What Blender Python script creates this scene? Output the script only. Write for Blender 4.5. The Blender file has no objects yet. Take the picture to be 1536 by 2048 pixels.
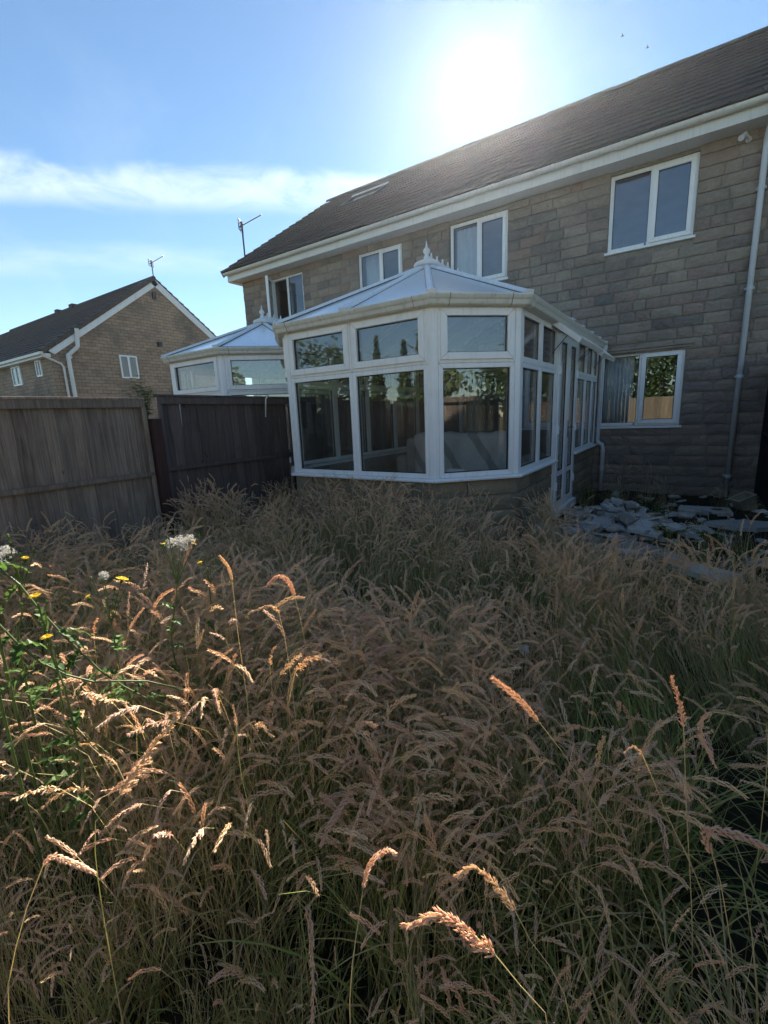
import bpy, bmesh, math, random
import numpy as np
from mathutils import Vector, Matrix
random.seed(7); rng = np.random.default_rng(11)
SC = bpy.context.scene
COL = SC.collection
R = math.radians

# ------------------------------------------------------------------ camera
CAM = Vector((0.0, 0.0, 1.45))
CR = Vector((0.8283, 0.5588, -0.0404)); CF = Vector((-0.5541, 0.8064, -0.2067))
CR.normalize(); CF.normalize(); CU = CR.cross(CF); CU.normalize(); CR = CF.cross(CU)
FPX = 905.5
cam_data = bpy.data.cameras.new('camera'); cam = bpy.data.objects.new('camera', cam_data); COL.objects.link(cam)
cam.matrix_world = Matrix(((CR.x, CU.x, -CF.x, CAM.x), (CR.y, CU.y, -CF.y, CAM.y), (CR.z, CU.z, -CF.z, CAM.z), (0, 0, 0, 1)))
cam_data.sensor_fit = 'VERTICAL'; cam_data.sensor_height = 36.0; cam_data.lens = FPX / 2048 * 36.0
cam_data.clip_start = 0.02; cam_data.clip_end = 2000
SC.camera = cam
SC.render.resolution_x = 768; SC.render.resolution_y = 1024

# ------------------------------------------------------------------ sky and sun
SUN = Vector((-0.3318, 0.7945, 0.5110)).normalized()
sun_el = math.asin(SUN.z); sun_az = math.atan2(SUN.x, SUN.y)
world = bpy.data.worlds.new('World'); SC.world = world; world.use_nodes = True
EXPO = 2.2
SKY_STRENGTH = 0.05
SUN_STRENGTH = 5.0


class NT:
    """small node-tree helper"""
    def __init__(s, tree): s.t = tree; s.n = tree.nodes; s.l = tree.links
    def node(s, typ, **kw):
        n = s.n.new(typ)
        for k, v in kw.items():
            if k.startswith('i_'): n.inputs[k[2:].replace('_', ' ')].default_value = v
            else: setattr(n, k, v)
        return n
    def link(s, a, b): s.l.new(a, b)
    def val(s, x, sock):
        if hasattr(x, 'is_output'): s.l.new(x, sock)
        else: sock.default_value = x
    def math(s, op, a, b=0.0, c=None, clamp=False):
        n = s.n.new('ShaderNodeMath'); n.operation = op; n.use_clamp = clamp
        s.val(a, n.inputs[0]); s.val(b, n.inputs[1])
        if c is not None: s.val(c, n.inputs[2])
        return n.outputs[0]
    def vmath(s, op, a, b=(0, 0, 0)):
        n = s.n.new('ShaderNodeVectorMath'); n.operation = op
        s.val(a, n.inputs[0]); s.val(b, n.inputs[1])
        return n.outputs['Value'] if op in ('DOT_PRODUCT', 'LENGTH') else n.outputs[0]
    def mix(s, fac, a, b, blend='MIX'):
        n = s.n.new('ShaderNodeMix'); n.data_type = 'RGBA'; n.blend_type = blend; n.clamp_factor = True
        s.val(fac, n.inputs[0])
        s.val(a if hasattr(a, 'is_output') else (*a, 1)[:4], n.inputs[6]); s.val(b if hasattr(b, 'is_output') else (*b, 1)[:4], n.inputs[7])
        return n.outputs[2]
    def noise(s, vec, scale, detail=3.0, rough=0.55, dist=0.0):
        n = s.n.new('ShaderNodeTexNoise')
        n.inputs['Scale'].default_value = scale; n.inputs['Detail'].default_value = detail
        n.inputs['Roughness'].default_value = rough; n.inputs['Distortion'].default_value = dist
        if vec is not None: s.l.new(vec, n.inputs['Vector'])
        return n.outputs['Fac']
    def ramp(s, fac, stops):
        n = s.n.new('ShaderNodeValToRGB'); e = n.color_ramp.elements
        while len(e) < len(stops): e.new(0.5)
        for i, (p, c) in enumerate(stops): e[i].position = p; e[i].color = (*c, 1)[:4]
        s.val(fac, n.inputs[0]); return n.outputs[0]
    def step(s, x, a, b):
        n = s.n.new('ShaderNodeMapRange'); n.interpolation_type = 'SMOOTHSTEP'
        s.val(x, n.inputs[0]); s.val(a, n.inputs[1]); s.val(b, n.inputs[2]); return n.outputs[0]


w = NT(world.node_tree); w.n.clear()
out = w.node('ShaderNodeOutputWorld'); bg = w.node('ShaderNodeBackground')
sky = w.node('ShaderNodeTexSky'); sky.sky_type = 'NISHITA'; sky.sun_disc = False
sky.sun_elevation = sun_el; sky.sun_rotation = sun_az
sky.air_density = 1.0; sky.dust_density = 0.0; sky.ozone_density = 1.6; sky.altitude = 50
tc = w.node('ShaderNodeTexCoord'); d = w.vmath('NORMALIZE', tc.outputs['Generated'])
# cloud bands: each lies along a great circle of the sky
def great(a, b):
    n = Vector(a).cross(Vector(b)).normalized(); return tuple(n)
def band(n, half, soft, scale, lo, hi, stretch):
    ax = Vector(n); u = ax.orthogonal().normalized(); v = ax.cross(u)
    comb = w.node('ShaderNodeCombineXYZ')
    w.link(w.math('MULTIPLY', w.vmath('DOT_PRODUCT', d, n), stretch), comb.inputs[0])
    w.link(w.vmath('DOT_PRODUCT', d, tuple(u)), comb.inputs[1]); w.link(w.vmath('DOT_PRODUCT', d, tuple(v)), comb.inputs[2])
    nz = w.noise(comb.outputs[0], scale, 6, 0.62, 0.6)
    big = w.noise(comb.outputs[0], scale * 0.3, 3, 0.5, 0.3)
    off = w.math('MULTIPLY', w.math('SUBTRACT', big, 0.5), 0.045)
    off = w.math('ADD', off, w.math('MULTIPLY', w.math('SUBTRACT', nz, 0.5), 0.035))
    a = w.math('ABSOLUTE', w.math('ADD', w.vmath('DOT_PRODUCT', d, n), off))
    prof = w.math('SUBTRACT', 1.0, w.step(a, half, soft))
    return w.math('MULTIPLY', prof, w.step(nz, lo, hi))
b1 = band(great((-0.8757, 0.3159, 0.3653), (-0.5518, 0.7362, 0.3917)), 0.012, 0.040, 7.0, 0.22, 0.64, 2.6)
b2 = band(great((-0.9156, 0.3087, 0.2575), (-0.7276, 0.6201, 0.2933)), 0.002, 0.032, 4.0, 0.25, 0.8, 3.0)
cloud = w.math('ADD', w.math('MULTIPLY', b1, 0.62), w.math('MULTIPLY', b2, 0.42), clamp=True)
thin = w.math('MULTIPLY', w.step(w.noise(d, 2.2, 6, 0.6, 1.0), 0.5, 0.8), 0.12)
cloud = w.math('ADD', cloud, thin, clamp=True)
skycol = w.mix(1.0, sky.outputs[0], (0.69, 0.77, 0.79), 'MULTIPLY')
col = w.mix(cloud, skycol, (4.9, 5.6, 6.3))
# the sun seen through bright thin air: disc and aureole
cosang = w.math('MINIMUM', w.vmath('DOT_PRODUCT', d, tuple(SUN)), 1.0)
ang = w.math('ARCCOSINE', cosang)
g1 = w.math('MULTIPLY', w.math('EXPONENT', w.math('MULTIPLY', w.math('POWER', w.math('DIVIDE', ang, 0.019), 2.0), -1.0)), 160.0)
g2 = w.math('MULTIPLY', w.math('EXPONENT', w.math('DIVIDE', ang, -0.03)), 2.0)
g3 = w.math('MULTIPLY', w.math('EXPONENT', w.math('DIVIDE', ang, -0.15)), 0.05)
glow = w.math('ADD', w.math('ADD', g1, g2), g3)
gc = w.mix(1.0, (1.0, 0.985, 0.95), (1, 1, 1), 'MULTIPLY')
gv = w.node('ShaderNodeVectorMath'); gv.operation = 'SCALE'; gv.inputs[0].default_value = (1.0, 0.985, 0.95); w.link(glow, gv.inputs['Scale'])
col = w.vmath('ADD', col, gv.outputs[0])
w.link(col, bg.inputs['Color']); bg.inputs['Strength'].default_value = SKY_STRENGTH
w.link(bg.outputs[0], out.inputs['Surface'])

sl = bpy.data.lights.new('sun', 'SUN'); sl.energy = SUN_STRENGTH; sl.angle = R(0.5); sl.color = (1.0, 0.94, 0.85)
so = bpy.data.objects.new('sun', sl); COL.objects.link(so); so.rotation_euler = SUN.to_track_quat('Z', 'Y').to_euler(); so.location = (0, 0, 30)

SC.view_settings.view_transform = 'Standard'; SC.view_settings.look = 'None'
SC.view_settings.exposure = EXPO; SC.view_settings.gamma = 1.0; SC.view_settings.use_curve_mapping = False
SC.render.engine = 'CYCLES'
SC.cycles.max_bounces = 10; SC.cycles.diffuse_bounces = 7; SC.cycles.glossy_bounces = 4
SC.cycles.transmission_bounces = 4; SC.cycles.transparent_max_bounces = 24; SC.cycles.volume_bounces = 0
SC.cycles.use_denoising = True; SC.cycles.caustics_reflective = False; SC.cycles.caustics_refractive = False
SC.cycles.sample_clamp_indirect = 6.0

# ------------------------------------------------------------------ materials
MATS = {}
def mat(name, rough=0.6, spec=0.4):
    m = bpy.data.materials.new(name); m.use_nodes = True; t = NT(m.node_tree)
    b = m.node_tree.nodes['Principled BSDF']; b.inputs['Roughness'].default_value = rough
    b.inputs['Specular IOR Level'].default_value = spec
    MATS[name] = m; return m, t, b
def pos(t): return t.node('ShaderNodeNewGeometry').outputs['Position']
def bump(t, b, h, strength, dist=0.01):
    n = t.node('ShaderNodeBump'); n.inputs['Strength'].default_value = strength; n.inputs['Distance'].default_value = dist
    t.link(h, n.inputs['Height']); t.link(n.outputs[0], b.inputs['Normal'])
def piece_rnd(t):
    """random number of a piece: of its object, or stored on its faces"""
    oi = t.node('ShaderNodeObjectInfo').outputs['Random']
    at = t.node('ShaderNodeAttribute', attribute_name='rnd').outputs['Fac']
    return t.math('FRACT', t.math('ADD', oi, t.math('MULTIPLY', at, 7.31)))
def scaled(t, v, s):
    n = t.node('ShaderNodeVectorMath'); n.operation = 'MULTIPLY'; t.link(v, n.inputs[0]); n.inputs[1].default_value = s; return n.outputs[0]

def make_stone(name, stops, stain=0.35, rough=0.9):
    m, t, b = mat(name, rough, 0.25); p = pos(t)
    c = t.ramp(piece_rnd(t), stops)
    n1 = t.noise(p, 1.3, 4, 0.6); n2 = t.noise(p, 34, 5, 0.7); n3 = t.noise(p, 7, 3, 0.6)
    c = t.mix(t.math('MULTIPLY', t.step(n1, 0.42, 0.7), stain), c, (0.075, 0.070, 0.058))
    c = t.mix(t.math('MULTIPLY', t.step(n3, 0.52, 0.72), 0.35), c, (0.33, 0.29, 0.22))
    c = t.mix(0.55, c, t.ramp(n2, [(0.25, (0.35, 0.35, 0.35)), (0.75, (1.0, 1.0, 1.0))]), 'MULTIPLY')
    t.link(c, b.inputs['Base Color'])
    h = t.math('ADD', t.math('MULTIPLY', n2, 0.6), n3); bump(t, b, h, 0.9, 0.012)
    return m
make_stone('house_stone', [(0.0, (0.34, 0.27, 0.215)), (0.25, (0.40, 0.33, 0.26)), (0.5, (0.29, 0.245, 0.21)), (0.72, (0.38, 0.275, 0.22)), (1.0, (0.23, 0.205, 0.185))])
make_stone('buff_stone', [(0.0, (0.38, 0.30, 0.20)), (0.4, (0.33, 0.26, 0.17)), (0.7, (0.42, 0.33, 0.22)), (1.0, (0.27, 0.215, 0.15))], 0.25)
make_stone('slab_stone', [(0.0, (0.62, 0.61, 0.585)), (0.3, (0.46, 0.45, 0.43)), (0.6, (0.74, 0.73, 0.70)), (0.85, (0.30, 0.27, 0.24)), (1.0, (0.55, 0.50, 0.43))], 0.22)
m, t, b = mat('mortar', 0.95, 0.1); p = pos(t); n = t.noise(p, 40, 4, 0.7)
t.link(t.ramp(n, [(0.3, (0.20, 0.18, 0.15)), (0.75, (0.34, 0.30, 0.25))]), b.inputs['Base Color']); bump(t, b, n, 0.6, 0.006)

def make_upvc(name, base, dirt):
    m, t, b = mat(name, 0.32, 0.45); p = pos(t)
    n1 = t.noise(p, 3.5, 4, 0.6); st = t.noise(scaled(t, p, (30, 30, 2.2)), 1.0, 4, 0.65)
    c = t.mix(t.math('MULTIPLY', t.step(st, 0.48, 0.8), dirt), base, (0.36, 0.36, 0.31))
    c = t.mix(t.math('MULTIPLY', t.step(n1, 0.5, 0.75), dirt * 0.6), c, (0.42, 0.43, 0.36))
    t.link(c, b.inputs['Base Color'])
    t.link(t.math('ADD', 0.26, t.math('MULTIPLY', st, 0.22)), b.inputs['Roughness']); bump(t, b, n1, 0.04, 0.01)
    return m
make_upvc('white_frame', (0.85, 0.85, 0.84), 0.32)
make_upvc('white_gutter', (0.66, 0.66, 0.60), 0.75)
make_upvc('white_fascia', (0.66, 0.66, 0.63), 0.5)
make_upvc('grey_pipe', (0.56, 0.57, 0.58), 0.4)
make_upvc('white_cap', (0.74, 0.75, 0.74), 0.4)
m, t, b = mat('black_rubber', 0.6, 0.3); b.inputs['Base Color'].default_value = (0.018, 0.018, 0.02, 1)
m, t, b = mat('dark_metal', 0.4, 0.5); b.inputs['Base Color'].default_value = (0.05, 0.05, 0.055, 1); b.inputs['Metallic'].default_value = 0.6
m, t, b = mat('grey_metal', 0.42, 0.5); n = t.noise(pos(t), 14, 3); t.link(t.ramp(n, [(0.3, (0.16, 0.17, 0.18)), (0.7, (0.30, 0.31, 0.32))]), b.inputs['Base Color']); b.inputs['Metallic'].default_value = 0.7

def make_glass(name, tint, f0, rough=0.0, dirt=0.05):
    m = bpy.data.materials.new(name); m.use_nodes = True; t = NT(m.node_tree); t.n.clear(); MATS[name] = m
    o = t.node('ShaderNodeOutputMaterial'); g = t.node('ShaderNodeNewGeometry')
    c = t.math('ABSOLUTE', t.vmath('DOT_PRODUCT', g.outputs['Incoming'], g.outputs['Normal']))
    k = t.math('POWER', t.math('SUBTRACT', 1.0, c, clamp=True), 5.0)
    fac = t.math('ADD', f0, t.math('MULTIPLY', k, 1.0 - f0), clamp=True)
    tr = t.node('ShaderNodeBsdfTransparent'); tr.inputs[0].default_value = (*tint, 1)
    gl = t.node('ShaderNodeBsdfGlossy'); gl.inputs['Roughness'].default_value = rough; gl.inputs[0].default_value = (0.97, 0.98, 1, 1)
    df = t.node('ShaderNodeBsdfDiffuse'); df.inputs[0].default_value = (0.5, 0.5, 0.47, 1)
    wv = t.node('ShaderNodeBump'); wv.inputs['Strength'].default_value = 0.02; wv.inputs['Distance'].default_value = 0.02
    t.link(t.noise(g.outputs['Position'], 2.5, 1, 0.4), wv.inputs['Height']); t.link(wv.outputs[0], gl.inputs['Normal'])
    m0 = t.node('ShaderNodeMixShader'); t.link(tr.outputs[0], m0.inputs[1]); t.link(df.outputs[0], m0.inputs[2])
    t.link(t.math('MULTIPLY', t.step(t.noise(g.outputs['Position'], 4, 5, 0.7), 0.35, 0.9), dirt), m0.inputs[0])
    m1 = t.node('ShaderNodeMixShader'); t.link(fac, m1.inputs[0]); t.link(m0.outputs[0], m1.inputs[1]); t.link(gl.outputs[0], m1.inputs[2])
    t.link(m1.outputs[0], o.inputs['Surface']); return m
make_glass('window_glass', (0.92, 0.94, 0.93), 0.09)
make_glass('house_glass', (0.84, 0.87, 0.87), 0.10)

# roof sheets of the conservatories: milky twin-wall sheet
m, t, b = mat('opal_sheet', 0.12, 1.0); p = pos(t); b.inputs['IOR'].default_value = 2.0
st = t.noise(p, 2.2, 5, 0.7); sp = t.noise(p, 16, 4, 0.75)
c = t.mix(t.math('MULTIPLY', t.step(st, 0.5, 0.8), 0.3), (0.90, 0.92, 0.93), (0.55, 0.56, 0.52))
c = t.mix(t.math('MULTIPLY', t.step(sp, 0.60, 0.70), 0.75), c, (0.20, 0.20, 0.15))
t.link(c, b.inputs['Base Color'])
tl = t.node('ShaderNodeBsdfTranslucent'); tl.inputs[0].default_value = (0.75, 0.78, 0.8, 1)
mx = t.node('ShaderNodeMixShader'); mx.inputs[0].default_value = 0.16
om = [n for n in t.n if n.type == 'OUTPUT_MATERIAL'][0]
t.link(b.outputs[0], mx.inputs[1]); t.link(tl.outputs[0], mx.inputs[2]); t.link(mx.outputs[0], om.inputs['Surface'])

# roof tiles
m, t, b = mat('roof_tile', 0.85, 0.3); p = pos(t)
n1 = t.noise(p, 22, 4, 0.7); n2 = t.noise(p, 1.1, 4, 0.6)
c = t.ramp(piece_rnd(t), [(0.0, (0.085, 0.068, 0.062)), (0.5, (0.105, 0.082, 0.072)), (1.0, (0.075, 0.064, 0.062))])
c = t.mix(t.math('MULTIPLY', t.step(n2, 0.45, 0.7), 0.4), c, (0.12, 0.115, 0.085))
c = t.mix(0.5, c, t.ramp(n1, [(0.2, (0.4, 0.4, 0.4)), (0.8, (1.1, 1.1, 1.1))]), 'MULTIPLY')
t.link(c, b.inputs['Base Color']); bump(t, b, n1, 0.5, 0.006)

def make_wood(name, ca, cb, cc, grain=26, rough=0.85):
    m, t, b = mat(name, rough, 0.25); p = pos(t)
    oi = t.node('ShaderNodeObjectInfo').outputs['Random']
    cmb = t.node('ShaderNodeCombineXYZ'); t.link(t.math('MULTIPLY', oi, 37.0), cmb.inputs[2])
    q = t.vmath('ADD', p, cmb.outputs[0])
    g = t.noise(scaled(t, q, (grain, grain, 1.3)), 1.6, 6, 0.68, 0.8)
    n2 = t.noise(q, 2.4, 4, 0.6); kn = t.noise(scaled(t, q, (7, 7, 4.5)), 1.0, 2, 0.5)
    c = t.ramp(g, [(0.25, cb), (0.55, ca), (0.8, cc)])
    c = t.mix(t.math('MULTIPLY', t.step(n2, 0.45, 0.75), 0.5), c, cb)
    c = t.mix(t.math('MULTIPLY', t.step(kn, 0.70, 0.76), 0.85), c, (0.018, 0.013, 0.01))
    c = t.mix(0.6, c, t.ramp(oi, [(0.0, (0.48, 0.47, 0.47)), (1.0, (1.15, 1.10, 1.04))]), 'MULTIPLY')
    t.link(c, b.inputs['Base Color']); bump(t, b, g, 0.55, 0.006)
    return m
make_wood('weathered_wood', (0.31, 0.245, 0.195), (0.115, 0.085, 0.068), (0.45, 0.36, 0.29))
make_wood('dark_wood', (0.15, 0.12, 0.112), (0.07, 0.055, 0.05), (0.23, 0.19, 0.178))
make_wood('red_brown_wood', (0.095, 0.05, 0.044), (0.05, 0.027, 0.025), (0.13, 0.07, 0.06))
make_wood('black_wood', (0.022, 0.018, 0.02), (0.012, 0.010, 0.011), (0.04, 0.032, 0.034))
make_wood('sunny_wood', (0.15, 0.12, 0.08), (0.075, 0.06, 0.04), (0.23, 0.185, 0.125))

# far house walls: courses too small to pick apart
m, t, b = mat('far_brick', 0.9, 0.2)
g = t.node('ShaderNodeNewGeometry'); sx = t.node('ShaderNodeSeparateXYZ'); t.link(g.outputs['Position'], sx.inputs[0])
cmb = t.node('ShaderNodeCombineXYZ'); t.link(t.math('ADD', sx.outputs[0], sx.outputs[1]), cmb.inputs[0]); t.link(sx.outputs[2], cmb.inputs[1])
bk = t.node('ShaderNodeTexBrick'); t.link(cmb.outputs[0], bk.inputs['Vector'])
bk.inputs['Scale'].default_value = 1.0; bk.inputs['Brick Width'].default_value = 0.36; bk.inputs['Row Height'].default_value = 0.155; bk.inputs['Mortar Size'].default_value = 0.012
bk.inputs['Color1'].default_value = (0.44, 0.315, 0.215, 1); bk.inputs['Color2'].default_value = (0.33, 0.24, 0.17, 1); bk.inputs['Mortar'].default_value = (0.19, 0.155, 0.12, 1)
nz = t.noise(g.outputs['Position'], 0.7, 5, 0.65); n2 = t.noise(scaled(t, g.outputs['Position'], (3, 3, 7)), 1.0, 4, 0.6)
c = t.mix(t.math('MULTIPLY', t.step(nz, 0.46, 0.68), 0.55), bk.outputs['Color'], (0.10, 0.09, 0.085))
c = t.mix(0.7, c, t.ramp(n2, [(0.25, (0.55, 0.55, 0.55)), (0.75, (1.05, 1.05, 1.05))]), 'MULTIPLY')
t.link(c, b.inputs['Base Color']); bump(t, b, bk.outputs['Fac'], -0.6, 0.01)

# ground
m, t, b = mat('garden_soil', 0.95, 0.1); p = pos(t)
n1 = t.noise(p, 1.2, 4); n2 = t.noise(p, 30, 6, 0.75)
c = t.mix(t.step(n1, 0.4, 0.65), (0.05, 0.045, 0.025), (0.085, 0.065, 0.04)); c = t.mix(0.8, c, t.ramp(n2, [(0.3, (0.5, 0.5, 0.5)), (0.7, (1.1, 1.1, 1.1))]), 'MULTIPLY')
t.link(c, b.inputs['Base Color']); bump(t, b, n2, 1.0, 0.03)
m, t, b = mat('bounce_lawn', 0.95, 0.1); p = pos(t)  # straw colour kept bright so the ground behind the camera bounces sunlight
n1 = t.noise(p, 1.2, 4); n2 = t.noise(p, 30, 6, 0.75)
c = t.mix(t.step(n1, 0.4, 0.65), (0.30, 0.27, 0.13), (0.44, 0.36, 0.21)); c = t.mix(0.8, c, t.ramp(n2, [(0.3, (0.5, 0.5, 0.5)), (0.7, (1.1, 1.1, 1.1))]), 'MULTIPLY')
t.link(c, b.inputs['Base Color']); bump(t, b, n2, 1.0, 0.03)
m, t, b = mat('patio_soil', 0.95, 0.1); p = pos(t); n2 = t.noise(p, 18, 6, 0.75); n1 = t.noise(p, 2.5, 4)
c = t.mix(t.step(n1, 0.45, 0.62), (0.045, 0.038, 0.032), (0.035, 0.045, 0.02)); c = t.mix(0.8, c, t.ramp(n2, [(0.3, (0.4, 0.4, 0.4)), (0.7, (1.3, 1.3, 1.3))]), 'MULTIPLY')
t.link(c, b.inputs['Base Color']); bump(t, b, n2, 1.0, 0.03)

def make_leafy(name, shade, transl=0.4, rough=0.55):
    """shade(t, kind, rnd, h, pos) -> colour socket; light passes through leaves"""
    m = bpy.data.materials.new(name); m.use_nodes = True; t = NT(m.node_tree); t.n.clear(); MATS[name] = m
    o = t.node('ShaderNodeOutputMaterial')
    at = t.node('ShaderNodeAttribute', attribute_name='col'); sp = t.node('ShaderNodeSeparateColor'); t.link(at.outputs['Color'], sp.inputs[0])
    c = shade(t, sp.outputs[0], sp.outputs[1], sp.outputs[2], pos(t))
    df = t.node('ShaderNodeBsdfPrincipled'); df.inputs['Roughness'].default_value = rough; df.inputs['Specular IOR Level'].default_value = 0.25
    tl = t.node('ShaderNodeBsdfTranslucent'); t.link(c, df.inputs['Base Color']); t.link(c, tl.inputs[0])
    mx = t.node('ShaderNodeMixShader'); mx.inputs[0].default_value = transl
    t.link(df.outputs[0], mx.inputs[1]); t.link(tl.outputs[0], mx.inputs[2]); t.link(mx.outputs[0], o.inputs['Surface'])
    return m
def grass_shade(t, kind, rnd, h, p):
    oi = t.node('ShaderNodeObjectInfo').outputs['Random']
    pn = t.noise(p, 1.5, 3, 0.6, 0.3); pm = t.noise(p, 2.6, 2, 0.5)
    r2 = t.math('FRACT', t.math('ADD', t.math('MULTIPLY', rnd, 3.7), oi))
    dry = t.math('ADD', t.math('MULTIPLY', t.math('SUBTRACT', pn, 0.5), 2.2), t.math('ADD', t.math('MULTIPLY', r2, 0.55), 0.12))
    leaf = t.ramp(dry, [(0.0, (0.19, 0.26, 0.06)), (0.40, (0.33, 0.34, 0.10)), (0.75, (0.56, 0.44, 0.20)), (1.0, (0.70, 0.55, 0.30))])
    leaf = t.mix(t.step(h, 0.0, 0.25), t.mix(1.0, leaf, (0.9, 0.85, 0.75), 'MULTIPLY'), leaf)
    stem = t.ramp(dry, [(0.0, (0.46, 0.48, 0.20)), (0.4, (0.68, 0.58, 0.31)), (1.0, (0.80, 0.65, 0.40))])
    head = t.ramp(t.math('ADD', t.math('MULTIPLY', r2, 0.6), t.math('MULTIPLY', pm, 0.5)),
                  [(0.15, (0.82, 0.61, 0.37)), (0.4, (0.90, 0.70, 0.46)), (0.62, (0.86, 0.60, 0.41)), (0.8, (0.78, 0.54, 0.40)), (1.0, (0.92, 0.81, 0.57))])
    c = t.mix(t.step(kind, 0.2, 0.3), leaf, stem)
    return t.mix(t.step(kind, 0.7, 0.8), c, head)
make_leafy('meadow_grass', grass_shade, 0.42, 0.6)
def weed_shade(t, kind, rnd, h, p):
    g = t.ramp(rnd, [(0.0, (0.05, 0.10, 0.02)), (0.5, (0.085, 0.15, 0.03)), (1.0, (0.13, 0.19, 0.05))])
    c = t.mix(t.step(kind, 0.2, 0.3), g, (0.14, 0.18, 0.07))
    c = t.mix(t.step(kind, 0.45, 0.55), c, (0.75, 0.52, 0.03))
    return t.mix(t.step(kind, 0.8, 0.9), c, (0.72, 0.70, 0.66))
make_leafy('weed_leaf', weed_shade, 0.45, 0.5)
def tree_shade(t, kind, rnd, h, p):
    oi = t.node('ShaderNodeObjectInfo').outputs['Random']
    return t.ramp(t.math('FRACT', t.math('ADD', t.math('MULTIPLY', rnd, 0.6), t.math('MULTIPLY', oi, 0.4))), [(0.0, (0.03, 0.055, 0.015)), (0.4, (0.05, 0.085, 0.02)), (0.8, (0.085, 0.11, 0.03)), (1.0, (0.11, 0.12, 0.04))])
make_leafy('tree_leaf', tree_shade, 0.35, 0.6)
m, t, b = mat('bark', 0.95, 0.1); n = t.noise(scaled(t, pos(t), (20, 20, 3)), 1.0, 5, 0.7); t.link(t.ramp(n, [(0.3, (0.05, 0.038, 0.028)), (0.7, (0.13, 0.10, 0.08))]), b.inputs['Base Color']); bump(t, b, n, 1, 0.03)

# inside the rooms
m, t, b = mat('room_plaster', 0.9, 0.1); n = t.noise(pos(t), 3, 3); t.link(t.ramp(n, [(0.3, (0.36, 0.33, 0.29)), (0.7, (0.43, 0.40, 0.35))]), b.inputs['Base Color'])
m, t, b = mat('room_floor', 0.5, 0.3); n = t.noise(scaled(t, pos(t), (4, 26, 4)), 1.0, 4); t.link(t.ramp(n, [(0.3, (0.12, 0.08, 0.055)), (0.7, (0.21, 0.15, 0.10))]), b.inputs['Base Color'])
m, t, b = mat('sofa_cloth', 0.95, 0.1); n = t.noise(pos(t), 60, 4); t.link(t.ramp(n, [(0.3, (0.36, 0.30, 0.27)), (0.7, (0.48, 0.41, 0.375))]), b.inputs['Base Color']); bump(t, b, n, 0.4, 0.004)
m, t, b = mat('throw_cloth', 0.95, 0.1); p = pos(t); sx = t.node('ShaderNodeSeparateXYZ'); t.link(p, sx.inputs[0])
stripe = t.math('FRACT', t.math('MULTIPLY', t.math('ADD', sx.outputs[0], t.math('MULTIPLY', sx.outputs[2], 0.7)), 1.9))
c = t.mix(t.step(stripe, 0.72, 0.76), (0.78, 0.72, 0.70), (0.42, 0.43, 0.40)); c = t.mix(0.5, c, t.ramp(t.noise(p, 50, 4), [(0.2, (0.6, 0.6, 0.6)), (0.8, (1, 1, 1))]), 'MULTIPLY'); t.link(c, b.inputs['Base Color'])
m, t, b = mat('curtain_cloth', 0.9, 0.1); n = t.noise(scaled(t, pos(t), (25, 25, 1)), 1.0, 3); t.link(t.ramp(n, [(0.3, (0.74, 0.75, 0.78)), (0.7, (0.86, 0.87, 0.88))]), b.inputs['Base Color'])
m, t, b = mat('wood_picture', 0.5, 0.4); n = t.noise(scaled(t, pos(t), (3, 3, 30)), 1.0, 4); t.link(t.ramp(n, [(0.3, (0.34, 0.23, 0.12)), (0.7, (0.5, 0.36, 0.2))]), b.inputs['Base Color'])
m, t, b = mat('picture_print', 0.6, 0.3); n = t.noise(pos(t), 5, 4, 0.6, 1.5); t.link(t.ramp(n, [(0.3, (0.2, 0.2, 0.19)), (0.5, (0.42, 0.38, 0.33)), (0.7, (0.55, 0.53, 0.5))]), b.inputs['Base Color'])
m, t, b = mat('cream_pot', 0.7, 0.3); n = t.noise(pos(t), 12, 4); t.link(t.ramp(n, [(0.3, (0.34, 0.28, 0.20)), (0.7, (0.46, 0.39, 0.29))]), b.inputs['Base Color'])
m, t, b = mat('brown_plastic', 0.35, 0.4); b.inputs['Base Color'].default_value = (0.16, 0.10, 0.08, 1)
m, t, b = mat('bird_feather', 0.8, 0.2); b.inputs['Base Color'].default_value = (0.03, 0.03, 0.035, 1)

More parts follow.
